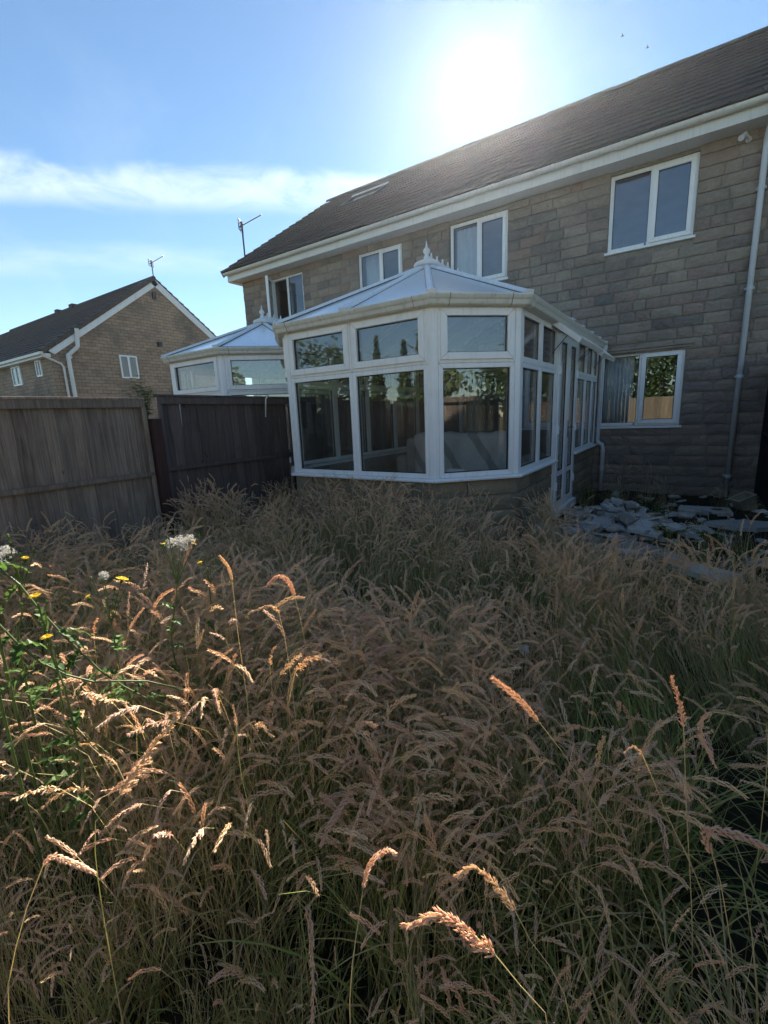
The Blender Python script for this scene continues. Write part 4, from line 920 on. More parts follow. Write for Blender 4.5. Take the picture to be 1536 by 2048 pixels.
# ================================================================== the house on the left
lh = thing('gable_house', 'brown stone gable house with white bargeboards beyond the fence, far left', 'house', (-24.1, 14.67, 0))
GX, GY0, GYA, GZE, GZA = -24.1, 9.3, 14.67, 5.0, 8.92; GY1 = 2 * GYA - GY0
mb = MB(); L = -46.0
pent = [(GY0, 0), (GY1, 0), (GY1, GZE), (GYA, GZA), (GY0, GZE)]
mb.add([(GX, y, z) for y, z in pent] + [(L, y, z) for y, z in pent], [(0, 1, 2, 3, 4), (9, 8, 7, 6, 5)] + [(k, 5 + k, 5 + (k + 1) % 5, (k + 1) % 5) for k in (0, 1, 4)]); part('wall', mb, 'far_brick', lh)
sl = math.hypot(GYA - GY0, GZA - GZE); ty, tz = (GYA - GY0) / sl, (GZA - GZE) / sl
def lroof(x, s, h, sgn=-1):
    y = GYA + sgn * (sl + 0.0 - s) * ty * 1.0; z = GZA - (sl - s) * tz
    return Vector((x, y + sgn * tz * h, z + ty * h))
for sgn in (-1, 1):
    mb = MB(); rows2 = 19; s_lo = -0.35
    for r_ in range(rows2):
        s0 = s_lo + (sl + 0.35) * r_ / rows2; s1 = s_lo + (sl + 0.35) * (r_ + 1) / rows2 + 0.05
        mb.hexa([lroof(GX + 0.12, s0, 0.05, sgn), lroof(L, s0, 0.05, sgn), lroof(L, s1, 0.03, sgn), lroof(GX + 0.12, s1, 0.03, sgn), lroof(GX + 0.12, s0, 0.12, sgn), lroof(L, s0, 0.12, sgn), lroof(L, s1, 0.07, sgn), lroof(GX + 0.12, s1, 0.07, sgn)], random.random())
    rf = part('roof', mb, 'roof_tile', lh)
    if sgn == -1:
        for r_ in range(rows2):     # grey verge tiles along the gable
            s0 = s_lo + (sl + .35) * r_ / rows2; s1 = s0 + (sl + .35) / rows2 - 0.02; q = MB()
            q.hexa([lroof(GX + 0.13, s0, -0.05), lroof(GX - 0.26, s0, 0.06), lroof(GX - 0.26, s1, 0.06), lroof(GX + 0.13, s1, -0.05), lroof(GX + 0.13, s0, 0.16), lroof(GX - 0.26, s0, 0.16), lroof(GX - 0.26, s1, 0.13), lroof(GX + 0.13, s1, 0.13)]); part('verge_tile', q, 'roof_tile', rf)
    mb = MB(); mb.hexa([lroof(GX + 0.02, 0.0, -0.30, sgn), lroof(GX + 0.10, 0.0, -0.30, sgn), lroof(GX + 0.10, sl + .02, -0.30, sgn), lroof(GX + 0.02, sl + .02, -0.30, sgn), lroof(GX + 0.02, -0.15, 0.02, sgn), lroof(GX + 0.10, -0.15, 0.02, sgn), lroof(GX + 0.10, sl - .0, 0.02, sgn), lroof(GX + 0.02, sl - .0, 0.02, sgn)]); part('bargeboard', mb, 'white_cap', lh)
mb = MB()
for k in range(40):
    mb.tube([(GX + 0.1 - k * 0.5, GYA, GZA + 0.05), (GX - 0.38 - k * 0.5, GYA, GZA + 0.05)], 0.12, 8)
part('ridge_tiles', mb, 'roof_tile', lh, kind='stuff')
for (x_, w_) in ((-33.5, 0.5), (-35.6, 0.4)):
    mb = MB(); mb.box(x_, x_ + w_, GYA - 0.2, GYA + 0.2, GZA, GZA + 0.24); part('ridge_vent', mb, 'roof_tile', lh)
mb = MB(); mb.box(L, GX + 0.15, GY0 - 0.42, GY0 - 0.30, 4.72, 4.83); part('gutter', mb, 'white_gutter', lh)
mb = MB(); mb.box(L, GX + 0.1, GY0 - 0.30, GY0, 4.62, 4.78); part('fascia', mb, 'white_gutter', lh)
mb = MB(); mb.tube([(GX + 0.05, GY0 - 0.36, 4.7), (GX + 0.14, GY0 + 0.35, 4.35), (GX + 0.14, GY0 + 0.42, 4.2), (GX + 0.14, GY0 + 0.42, 0)], 0.05, 8); part('downpipe', mb, 'white_gutter', lh)
mb = MB(); mb.tube([(GX + 0.2, 10.50, 5.95), (GX + 0.2, 10.42, 5.15)], 0.095, 8); mb.tube([(GX + 0.2, 10.42, 5.15), (GX + 0.2, 9.93, 4.72)], 0.085, 8); mb.tube([(GX + 0.2, 9.95, 4.75), (GX + 0.2, 9.97, 0)], 0.09, 8); part('downpipe', mb, 'white_fascia', lh, label='thick white soil pipe with a dog leg')
FG = Frame((GX, GY0), (GX, GY1)); FG.n = Vector((1, 0, 0))
mb = MB(); u0, u1 = 12.32 - GY0, 13.2 - GY0; FG.mitred(mb, u0, u1, 3.86, 4.98, 0.07, -0.05, 0.03); FG.box(mb, (u0 + u1) / 2 - .05, (u0 + u1) / 2 + .05, -0.05, 0.032, 3.93, 4.91); lw_ = part('window', mb, 'white_frame', lh)
for (a, b_) in ((u0 + .07, (u0 + u1) / 2 - .05), ((u0 + u1) / 2 + .05, u1 - .07)):
    q = MB(); FG.box(q, a, b_, 0.0, 0.012, 3.93, 4.91); part('pane', q, 'house_glass', lw_)
    q = MB(); FG.box(q, a, b_, 0.0005, 0.0008, 3.93, 4.91)
q = MB(); FG.box(q, u0 + .06, u1 - .06, 0.003, 0.0045, 3.92, 4.92); part('pane_backing', q, 'room_floor', lw_)  # plain dark brown sheet set in the window with the glass
mb = MB(); mb.box(GX, GX + 0.16, 14.42, 14.62, 5.56, 5.8); part('alarm_box', mb, 'dark_metal', lh)
mb = MB(); mb.box(GX, GX + 0.12, 14.5, 14.66, 7.95, 8.3); part('vent_cowl', mb, 'dark_metal', lh)
mb = MB(); mb.tube([(GX, 10.1, 4.7), (GX + 0.05, 10.1, 4.7)], 0.09, 10); part('flue', mb, 'white_fascia', lh)
FW = Frame((L, GY0), (GX, GY0))
for (xa, xb, z0_, z1_) in ((-28.75, -27.65, 3.68, 4.6), (-25.75, -25.15, 3.9, 4.62), (-32.2, -31.2, 3.68, 4.6)):
    mb = MB(); FW.mitred(mb, xa - L, xb - L, z0_, z1_, 0.07, -0.02, 0.05); FW.box(mb, (xa + xb) / 2 - L - .04, (xa + xb) / 2 - L + .04, -0.02, 0.052, z0_ + .07, z1_ - .07); wf = part('window', mb, 'white_frame', lh)
    q = MB(); FW.box(q, xa - L + .07, xb - L - .07, 0.004, 0.02, z0_ + .07, z1_ - .07); part('pane', q, 'house_glass', wf)
    q = MB(); FW.box(q, xa - L + .06, xb - L - .06, 0.001, 0.003, z0_ + .06, z1_ - .06); part('pane_backing', q, 'room_floor', wf)  # same brown sheet right behind the pane
mb = MB(); mb.box(-29.5, -25.4, 7.4, 9.3, 2.55, 2.68); mb.box(-29.4, -25.5, 7.5, 9.3, 0, 2.4); part('lean_to', mb, 'white_gutter', lh)

fh = thing('far_house', 'sliver of a pale roof behind the gable house, left edge of the picture', 'house', (-52, 20, 0))
mb = MB(); mb.box(-60, -47.5, 18, 26, 0, 6.3); part('wall', mb, 'buff_stone', fh)
mb = MB(); mb.add([(-60.5, 17.6, 6.2), (-47, 17.6, 6.2), (-47, 26.4, 6.2), (-60.5, 26.4, 6.2), (-60.5, 22, 8.7), (-47, 22, 8.7)], [(0, 1, 5, 4), (2, 3, 4, 5), (1, 2, 5), (0, 4, 3), (0, 3, 2, 1)]); part('roof', mb, 'buff_stone', fh)

def aerial(label, base, h, az, sc, cat='aerial'):
    b_ = Vector(base); root = thing('tv_aerial', label, cat, base, 'television aerials on the roofs')
    mb = MB(); mb.tube([b_, b_ + Vector((0, 0, h))], 0.022 * sc, 8); part('mast', mb, 'dark_metal', root)
    top = b_ + Vector((0, 0, h - 0.10 * sc)); dr = Vector((math.cos(az), math.sin(az), 0.42)).normalized(); sd = Vector((-math.sin(az), math.cos(az), 0))
    mb = MB(); mb.tube([top - dr * 0.1 * sc, top + dr * 0.62 * sc], 0.013 * sc, 6); part('boom', mb, 'dark_metal', root)
    mb = MB()
    for k in range(9):
        c = top + dr * (0.08 + 0.06 * k) * sc; mb.tube([c - sd * 0.05 * sc, c + sd * 0.05 * sc], 0.007 * sc, 5)
    part('directors', mb, 'dark_metal', root)
    mb = MB(); c = top - dr * 0.04 * sc
    for zz in (-0.13, -0.05, 0.05, 0.13): mb.tube([c + Vector((0, 0, zz * sc)) - sd * 0.17 * sc, c + Vector((0, 0, zz * sc)) + sd * 0.17 * sc], 0.014 * sc, 5)
    for ss in (-0.17, 0.17, 0.0): mb.tube([c + sd * ss * sc - Vector((0, 0, 0.13 * sc)), c + sd * ss * sc + Vector((0, 0, 0.13 * sc))], 0.013 * sc, 5)
    part('reflector', mb, 'dark_metal', root)
aerial('tall dark television aerial on a thin mast at the left gable of the long house', (-10.2, 8.87, 5.2), 1.34, R(32), 0.95)
aerial('small distant television aerial above the ridge of the far left gable house', (-24.4, 14.9, 8.7), 1.25, R(30), 1.2)

# two birds high above the ridge
for (pp, lb) in (((1245, 72), 'tiny dark bird high in the sky, left one of two'), ((1295, 95), 'tiny dark bird in the sky just above the roof ridge, right one of two')):
    dv = (CF + CR * ((pp[0] - 768) / FPX) - CU * ((pp[1] - 1024) / FPX)).normalized(); c = CAM + dv * 42
    mb = MB(); a = Vector((1, 0.3, 0)).normalized(); mb.tube([c - a * .09, c - a * .03, c + a * .05, c + a * .10], [0.008, 0.03, 0.028, 0.006], 6)
    bd = thing('bird', lb, 'bird', c, 'birds in the sky'); part('body', mb, 'bird_feather', bd)
    for sg in (-1, 1):
        mb = MB(); s_ = Vector((-0.3, 1, 0)).normalized() * sg
        mb.hexa([c + a * .03, c - a * .03, c + s_ * .17 - a * .05 + Vector((0, 0, .04)), c + s_ * .17 - a * .03 + Vector((0, 0, .04)), c + a * .03 + Vector((0, 0, .006)), c - a * .03 + Vector((0, 0, .006)), c + s_ * .17 - a * .05 + Vector((0, 0, .044)), c + s_ * .17 - a * .03 + Vector((0, 0, .044))]); part('wing', mb, 'bird_feather', bd)

# ================================================================== trees beyond the garden, mirrored in the glass
def leaf_cloud(centres, sizes, m, name, parent, seed):
    rs = np.random.default_rng(seed); n = len(centres); c = np.asarray(centres); s = np.asarray(sizes)[:, None]
    a = rs.normal(size=(n, 3)); a /= np.linalg.norm(a, axis=1)[:, None]; b_ = rs.normal(size=(n, 3)); b_ -= a * (a * b_).sum(1)[:, None]; b_ /= np.linalg.norm(b_, axis=1)[:, None]
    v = np.stack([c - a * s, c + b_ * s * .55, c + a * s, c - b_ * s * .55], 1).reshape(-1, 3) - np.array(wloc(parent))
    me = bpy.data.meshes.new(name); me.vertices.add(4 * n); me.vertices.foreach_set('co', v.ravel().astype(np.float32))
    me.loops.add(4 * n); me.loops.foreach_set('vertex_index', np.arange(4 * n, dtype=np.int32)); me.polygons.add(n); me.polygons.foreach_set('loop_start', np.arange(0, 4 * n, 4, dtype=np.int32))
    me.update(); at = me.attributes.new('col', 'FLOAT_COLOR', 'POINT'); cc = np.ones((4 * n, 4), np.float32); cc[:, 1] = np.repeat(rs.random(n), 4); at.data.foreach_set('color', cc.ravel())
    me.materials.append(MATS[m]); o = bpy.data.objects.new(name, me); COL.objects.link(o); o.parent = parent; return o
def tree(name, label, x, y, h, rad, kind, seed):
    rs = np.random.default_rng(seed); t_ = thing(name, label, 'tree', (x, y, 0), 'trees beyond the garden')
    mb = MB(); mb.tube([(x, y, 0), (x + .05, y, h * .4), (x, y + .05, h * (.93 if kind == 'conifer' else .7))], [0.16, 0.11, 0.02], 8)
    for k in range(7):
        z = h * (.25 + .09 * k); a = rs.random() * 6.28; r_ = rad * .7; mb.tube([(x, y, z), (x + r_ * math.cos(a), y + r_ * math.sin(a), z + .3)], [0.05, 0.012], 5)
    part('trunk', mb, 'bark', t_)
    n = 2600; u = rs.random(n)
    if kind == 'conifer':
        z = h * (.06 + .94 * u ** 1.25); lay = 0.86 + 0.14 * np.sin(z * 13.0); r_ = rad * (1 - z / h) ** .95 * lay * np.sqrt(rs.random(n)); a = rs.random(n) * 6.283
        c = np.stack([x + r_ * np.cos(a), y + r_ * np.sin(a), z + rs.normal(0, .05, n)], 1); s = rs.uniform(.06, .15, n)
    else:
        k = 26; cen = rs.normal(size=(k, 3)); cen /= np.linalg.norm(cen, axis=1)[:, None]; cen *= (rs.random((k, 1)) ** .4)
        cen = cen * np.array([rad, rad, h * .38]) + np.array([x, y, h * .58]); idx = rs.integers(0, k, n)
        c = cen[idx] + rs.normal(0, rad * .2, (n, 3)); c[:, 2] = np.maximum(c[:, 2], .15); s = rs.uniform(.07, .16, n)
    leaf_cloud(c, s, 'tree_leaf', 'crown', t_, seed + 1)
spots = [(-14.5, -9.5, 5.2, 1.5, 'bushy'), (-12.4, -9.0, 4.2, .85, 'conifer'), (-11.3, -8.8, 4.6, .8, 'conifer'), (-10.2, -9.2, 4.4, .8, 'conifer'), (-9.2, -8.8, 4.9, .8, 'conifer'), (-8.2, -9.1, 4.2, .8, 'conifer'), (-6.6, -9.4, 5.8, 1.6, 'bushy'),
         (-4.0, -9.0, 4.6, 1.5, 'bushy'), (-1.5, -8.8, 4.9, 1.5, 'bushy'), (1.0, -9.4, 5.2, 1.6, 'bushy'), (3.6, -9.0, 4.8, 1.6, 'bushy'), (11, -3.5, 4.6, 1.6, 'bushy'), (12, 0.2, 3.8, 1.7, 'bushy'), (-17.5, -8.5, 6.0, 1.9, 'bushy')]
tl_ = ['loose bushy tree mirrored at the far left of the conservatory glass', 'narrow conifer at the left end of the mirrored conifer row', 'narrow conifer, second from the left in the mirrored row', 'narrow conifer in the middle of the mirrored row', 'tallest narrow conifer of the mirrored row', 'short narrow conifer at the right end of the mirrored row', 'tall bushy tree beside the row of mirrored conifers',
       'bushy tree left of the ones mirrored in the low house window', 'bushy tree mirrored in the left light of the low house window', 'tall bushy tree mirrored in the right light of the low house window', 'bushy tree right of the ones mirrored in the low house window', 'bushy tree beyond the dark fence on the right', 'low broad bushy tree beyond the dark fence on the right', 'tallest bushy tree behind the neighbouring garden']
for i, (s_, lb) in enumerate(zip(spots, tl_)): tree('conifer_tree' if s_[4] == 'conifer' else 'bushy_tree', lb, *s_[:4], s_[4], 200 + 7 * i)

# ================================================================== broken slabs by the house wall
def slab(cx, cy, z, r0, th, tilt, az, seed, sides=None, stretch=1.0):
    rs = random.Random(seed); n = sides or rs.choice((4, 5, 5, 6)); a0 = rs.random() * 6.28; pts = []
    for k in range(n):
        a = a0 + 6.283 * (k + rs.uniform(-.28, .28)) / n; r_ = r0 * rs.uniform(.72, 1.15); pts.append((math.cos(a) * r_ * stretch, math.sin(a) * r_))
    M = Matrix.Rotation(az, 4, 'Z') @ Matrix.Rotation(tilt, 4, 'X'); c = Vector((cx, cy, z)); mb = MB()
    vs = [c + M @ Vector((x, y, -th / 2)) for x, y in pts] + [c + M @ Vector((x * .96, y * .96, th / 2 + rs.uniform(-.003, .003))) for x, y in pts]
    mb.add(vs, [tuple(range(n - 1, -1, -1)), tuple(range(n, 2 * n))] + [(k, (k + 1) % n, n + (k + 1) % n, n + k) for k in range(n)]); return mb
def ray_z(px, py, z):
    dv = CF + CR * ((px - 768) / FPX) - CU * ((py - 1024) / FPX); k = (z - CAM.z) / dv.z; return CAM + dv * k
big = [((1265, 1102), .10, .24, .045, R(16), .4, 'large pale slab tilted on the near edge of the rubble heap', 4, 1.25), ((1295, 1055), .16, .26, .04, R(13), 1.3, 'long pale slab lying across the top of the rubble heap', 5, 1.5),
       ((1395, 1140), .05, .27, .05, R(2), .2, 'big flat squarish paving slab right of the rubble heap', 4, 1.1), ((1340, 1112), .08, .20, .035, R(9), 2.2, 'grey slab between the rubble heap and the flat paving slab', 5, 1.2),
       ((1392, 1066), .08, .16, .05, R(1), 0.0, 'small oval pale stone lying flat in the weeds', 8, 1.5), ((1484, 1050), .09, .21, .045, R(2), .3, 'wide oval pale stone in front of the cream pot', 8, 1.6),
       ((1150, 1028), .14, .22, .04, R(14), 2.6, 'pale slab leaning near the conservatory door step', 5, 1.3), ((1090, 1060), .12, .21, .045, R(10), 1.0, 'pale slab at the left end of the rubble heap', 5, 1.2),
       ((1410, 1022), .05, .22, .05, R(2), .1, 'thin pale slab lying close to the house wall', 5, 1.7), ((1335, 1030), .05, .20, .05, R(3), .6, 'dull slab half buried below the low house window', 4, 1.6)]
for k, (pp, z, r0, th, ti, az, lb, sd_, st_) in enumerate(big):
    c = ray_z(pp[0], pp[1], z); single('paving_slab', slab(c.x, c.y, z, r0, th, ti, az, 500 + k, sd_, st_), 'slab_stone', lb, 'slab', tuple(c), 'broken paving slabs by the house wall', bevel=0.004)
def frag_label(x, y, hp, r0, c):
    size = 'small' if r0 < .06 else ('middling' if r0 < .09 else 'broad')
    place = 'on top of the rubble heap beside the conservatory door' if hp > .19 else ('round the foot of the rubble heap' if hp > .05 else ('close under the low house window' if y > 7.0 else ('in the soil towards the dark fence' if x > .25 else 'along the grass edge of the rubble')))
    return '%s grey stone fragment lying %s' % (size, place), 'stone', c, '%s stone fragments %s' % (size, place)
rs = random.Random(5)
for k in range(270):
    if k < 190: x = rs.gauss(-0.72, .27); y = rs.gauss(5.65, .48)
    else: x = rs.uniform(-1.25, .9); y = rs.uniform(4.9, 8.3)
    if x < -1.30 or x > 0.93 or y > 8.35 or y < 4.5: continue
    hp = 0.30 * math.exp(-((x + .7) / .42) ** 2 - ((y - 5.75) / .7) ** 2); z = 0.04 + hp * rs.uniform(.35, 1.0) + .05 * rs.random(); r0 = rs.uniform(.035, .115)
    c = (x, y, z)
    single('broken_slab', slab(x, y, z, r0, rs.uniform(.015, .04), R(rs.uniform(0, 26) + 24 * hp / .3 * rs.random()), rs.random() * 6.28, 700 + k, None, rs.uniform(1, 1.6)), 'slab_stone', *frag_label(x, y, hp, r0, c))
# cream pot tipped beside the downpipe
pc = ray_z(1482, 1018, 0.06); pot = thing('plant_pot', 'square cream pot tipped over beside the foot of the downpipe', 'pot', (pc.x, pc.y, 0.05))
Mp = Matrix.Translation(Vector((pc.x + .02, pc.y, .16))) @ Matrix.Rotation(.5, 4, 'Z') @ Matrix.Rotation(R(-24), 4, 'Y')
def sq(h, z): return [Mp @ Vector((a * h * .72, b_ * h * .72, z * .72 - .03)) for a, b_ in ((-1, -1), (1, -1), (1, 1), (-1, 1))]
mb = MB(); r1, r2, r3, r4 = sq(.11, -.15), sq(.145, .13), sq(.128, .13), sq(.10, -.12)
mb.add(r1 + r2 + r3 + r4, [(3, 2, 1, 0)] + [(k, (k + 1) % 4, 4 + (k + 1) % 4, 4 + k) for k in range(4)] + [(4 + k, 4 + (k + 1) % 4, 8 + (k + 1) % 4, 8 + k) for k in range(4)] + [(8 + k, 8 + (k + 1) % 4, 12 + (k + 1) % 4, 12 + k) for k in range(4)] + [(12, 13, 14, 15)]); part('bowl', mb, 'cream_pot', pot, 0.005)
mb = MB(); q1, q2, q3, q4 = sq(.158, .12), sq(.158, .155), sq(.129, .155), sq(.129, .12)
mb.add(q1 + q2 + q3 + q4, [(k, (k + 1) % 4, 4 + (k + 1) % 4, 4 + k) for k in range(4)] + [(4 + k, 4 + (k + 1) % 4, 8 + (k + 1) % 4, 8 + k) for k in range(4)] + [(8 + k, 8 + (k + 1) % 4, 12 + (k + 1) % 4, 12 + k) for k in range(4)] + [(12 + k, 12 + (k + 1) % 4, (k + 1) % 4, k) for k in range(4)]); part('rim', mb, 'cream_pot', pot, 0.004)

# ================================================================== meadow grass
class GB:
    """grass mesh builder: triangles and quads with a 'col' attribute (kind, random, height)"""
    def __init__(s): s.v = []; s.f = []; s.c = []
    def ring_tube(s, pts, rad, kind, rnd, n=3):
        o = len(s.v); prev = None; L = len(pts)
        for i, p in enumerate(pts):
            t_ = (pts[min(i + 1, L - 1)] - pts[max(i - 1, 0)]).normalized()
            if prev is None: prev = t_.orthogonal().normalized()
            u = (prev - t_ * prev.dot(t_)).normalized(); v = t_.cross(u); prev = u
            for k in range(n):
                a = 6.2832 * k / n; s.v.append(p + (u * math.cos(a) + v * math.sin(a)) * rad[i]); s.c.append((kind, rnd, p.z, 1))
        for i in range(L - 1):
            for k in range(n): s.f.append((o + i * n + k, o + i * n + (k + 1) % n, o + (i + 1) * n + (k + 1) % n, o + (i + 1) * n + k))
    def blade(s, pts, wd, side, kind, rnd):
        o = len(s.v); L = len(pts)
        for i, p in enumerate(pts):
            w_ = wd * (1 - (i / (L - 1)) ** 2.2) * .5 + .0003; t_ = (pts[min(i + 1, L - 1)] - pts[max(i - 1, 0)]).normalized(); up = side.cross(t_).normalized()
            for q in (p - side * w_ + up * w_ * .35, p, p + side * w_ + up * w_ * .35): s.v.append(q); s.c.append((kind, rnd, p.z, 1))
        for i in range(L - 1):
            for k in (0, 1): s.f.append((o + i * 3 + k, o + i * 3 + k + 1, o + i * 3 + k + 4, o + i * 3 + k + 3))
    def spikelet(s, p, dr, L, wd, rnd, kind=1.0):
        u = dr.orthogonal().normalized(); v = dr.cross(u); o = len(s.v); m_ = p + dr * L * .42
        s.v += [p, m_ + u * wd, m_ - u * wd * .5 + v * wd * .87, m_ - u * wd * .5 - v * wd * .87, p + dr * L]; s.c += [(kind, rnd, p.z, 1)] * 5
        for k in range(3): s.f.append((o, o + 1 + k, o + 1 + (k + 1) % 3)); s.f.append((o + 4, o + 1 + (k + 1) % 3, o + 1 + k))
    def mesh(s, name, m):
        me = bpy.data.meshes.new(name); me.from_pydata([tuple(v) for v in s.v], [], s.f)
        at = me.attributes.new('col', 'FLOAT_COLOR', 'POINT'); at.data.foreach_set('color', np.array(s.c, np.float32).ravel()); me.materials.append(MATS[m]); return me
def arc(rs, base, L, az, th0, bend, pw, n, twist=0.0):
    pts = [Vector(base)]; p = Vector(base)
    for i in range(1, n + 1):
        f = (i - .5) / n; th = th0 + bend * f ** pw; a = az + twist * f; st = L / n
        p = p + Vector((math.sin(th) * math.cos(a), math.sin(th) * math.sin(a), math.cos(th))) * st; pts.append(p.copy())
    return pts
def resample(pts, n):
    d = [0.0]
    for a, b_ in zip(pts, pts[1:]): d.append(d[-1] + (b_ - a).length)
    outp = []
    for k in range(n):
        t_ = d[-1] * k / (n - 1); j = 0
        while j < len(d) - 2 and d[j + 1] < t_: j += 1
        f = (t_ - d[j]) / max(1e-9, d[j + 1] - d[j]); outp.append(pts[j].lerp(pts[j + 1], min(1, f)))
    return outp
def seed_head(gb, rs, axis, style, rnd, dens=1.0):
    """axis: points along the head from its base to its tip"""
    L = sum((b_ - a).length for a, b_ in zip(axis, axis[1:])); n = int((30 if style == 'spike' else 26) * dens)
    ax = resample(axis, n + 1)
    for i in range(n):
        f = i / n; p = ax[i]; t_ = (ax[i + 1] - p).normalized(); env = math.sin(math.pi * min(1, .10 + f * .90)) ** .7
        u0 = t_.orthogonal().normalized(); v0 = t_.cross(u0)
        if style == 'spike':       # soft dense head
            for k in range(3):
                a = i * 2.4 + k * 2.094 + rs.random() * .6; rd = u0 * math.cos(a) + v0 * math.sin(a); sp_ = rs.uniform(.30, .55)
                q = p + rd * env * L * .026; dr = (t_ * (1 - sp_ * .3) + rd * sp_ + Vector((0, 0, -.15))).normalized(); gb.spikelet(q, dr, L * rs.uniform(.06, .095), L * .0125, rnd)
        else:                      # looser head of short hanging branchlets
            if i % 2: continue
            for k in range(3):
                a = rs.random() * 6.28; rd = u0 * math.cos(a) + v0 * math.sin(a); bl = L * .17 * (1 - f * .75) * rs.uniform(.5, 1.1)
                for j in range(5):
                    g = (j + .6) / 5; q = p + (t_ * .75 + rd * .42 + Vector((0, 0, -.30 * g))) * bl * g; dr = (t_ * .8 + rd * rs.uniform(-.2, .7) + Vector((0, 0, -.25))).normalized(); gb.spikelet(q, dr, L * rs.uniform(.045, .07), L * .0095, rnd)
def stem_with_head(gb, rs, base, H, az, th0, bend, style='spike', hl=None, dens=1.0, r0=.0011):
    hl = hl or rs.uniform(.065, .115); rnd = rs.random(); pts = arc(rs, base, H, az, th0, bend, rs.uniform(4.0, 8.5), 22, rs.uniform(-.5, .5))
    fine = resample(pts, 60); L = H; kh = int(60 * (1 - hl / L)); st = resample(fine[:kh + 1], 7); hd = fine[kh:]
    gb.ring_tube(st, [r0 * (1 - .55 * i / 6) for i in range(7)], .5, rnd); gb.ring_tube(resample(hd, 4), [r0 * .45] * 4, .5, rnd); seed_head(gb, rs, hd, style, rnd, dens)
def tuft(seed, n_stem, n_blade, H, rad, style_mix, lean_az=None, dens=1.0, bendr=(.7, 2.7)):
    rs = random.Random(seed); gb = GB(); taz = rs.random() * 6.28
    for k in range(n_stem):
        a = rs.random() * 6.28; r_ = rad * math.sqrt(rs.random()); az = (lean_az + rs.gauss(0, .7)) if lean_az is not None else taz + rs.gauss(0, 1.0)
        stem_with_head(gb, rs, (r_ * math.cos(a), r_ * math.sin(a), -.02), H * rs.uniform(.72, 1.12), az, abs(rs.gauss(0, .12)), rs.uniform(*bendr), 'loose' if rs.random() < style_mix else 'spike', None, dens)
    for k in range(n_blade):
        a = rs.random() * 6.28; r_ = rad * math.sqrt(rs.random()) * 1.1; az = rs.random() * 6.28; L = H * rs.uniform(.4, .85)
        pts = arc(rs, (r_ * math.cos(a), r_ * math.sin(a), -.02), L, az, abs(rs.gauss(.1, .15)), rs.uniform(.4, 2.3), rs.uniform(1.3, 2.6), 6, rs.uniform(-.4, .4)); gb.blade(pts, rs.uniform(.0035, .0075), Vector((-math.sin(az), math.cos(az), 0)), 0.0, rs.random())
    for k in range(n_blade // 2):      # dry bare stalks
        a = rs.random() * 6.28; r_ = rad * math.sqrt(rs.random()); az = rs.random() * 6.28
        pts = arc(rs, (r_ * math.cos(a), r_ * math.sin(a), -.02), H * rs.uniform(.5, .9), az, abs(rs.gauss(.08, .22)), rs.uniform(0, .7), 2, 4); gb.ring_tube(pts, [.0009, .0008, .0007, .0006, .0004], .5, rs.random())
    return gb.mesh('tuft', 'meadow_grass')
kinds = []
for i in range(7): kinds.append(('heads', tuft(1000 + i, 18, 12, .66, .12, .15, None, 1.0, (.3, 2.6))))
for i in range(3): kinds.append(('tan', tuft(1100 + i, 20, 9, .68, .10, .25, None, 1.0, (.9, 2.8))))
for i in range(3): kinds.append(('swept', tuft(1200 + i, 17, 12, .70, .10, .25, 0.0, 1.0, (1.0, 2.6))))
for i in range(4): kinds.append(('green', tuft(1300 + i, 4, 44, .55, .12, .2)))
for i in range(3): kinds.append(('loose', tuft(1400 + i, 9, 22, .72, .10, .9)))
for i in range(5): kinds.append(('upright', tuft(1600 + i, 26, 8, .74, .085, .2, None, 1.0, (.15, 1.9))))
def blades_tuft(seed):
    rs = random.Random(seed); gb = GB()
    for k in range(34):
        a = rs.random() * 6.28; r_ = .11 * math.sqrt(rs.random()); az = rs.random() * 6.28; L = rs.uniform(.35, .75)
        pts = arc(rs, (r_ * math.cos(a), r_ * math.sin(a), -.02), L, az, abs(rs.gauss(.15, .2)), rs.uniform(.5, 2.0), rs.uniform(1.2, 2.2), 9, rs.uniform(-.5, .5)); gb.blade(pts, rs.uniform(.005, .010), Vector((-math.sin(az), math.cos(az), 0)), 0.0, rs.uniform(0, .25))
    return gb.mesh('tuft', 'meadow_grass')
for i in range(3): kinds.append(('blades', blades_tuft(1500 + i)))
src = bpy.data.collections.new('grass_tufts'); ki = {}
for i, (k, me) in enumerate(kinds):
    o = bpy.data.objects.new('tuft_%02d' % i, me); src.objects.link(o); ki.setdefault(k, []).append(i)
from mathutils import noise as mnoise
def nz(x, y, s, o=0.0): return mnoise.noise(Vector((x * s + o, y * s - o * .7, o)))
P_, RT_, SC_, ID_ = [], [], [], []
def inside_cons(x, y):
    if y < Y3 - CC - .03 or x < XL - .03 or x > XR + .03: return False
    return y > Y3 - .02 or (x - XL) + (y - (Y3 - CC)) > CC - .04 + 0 * x and (XR - x) + (y - (Y3 - CC)) > CC - .04 or False
rs = random.Random(77)
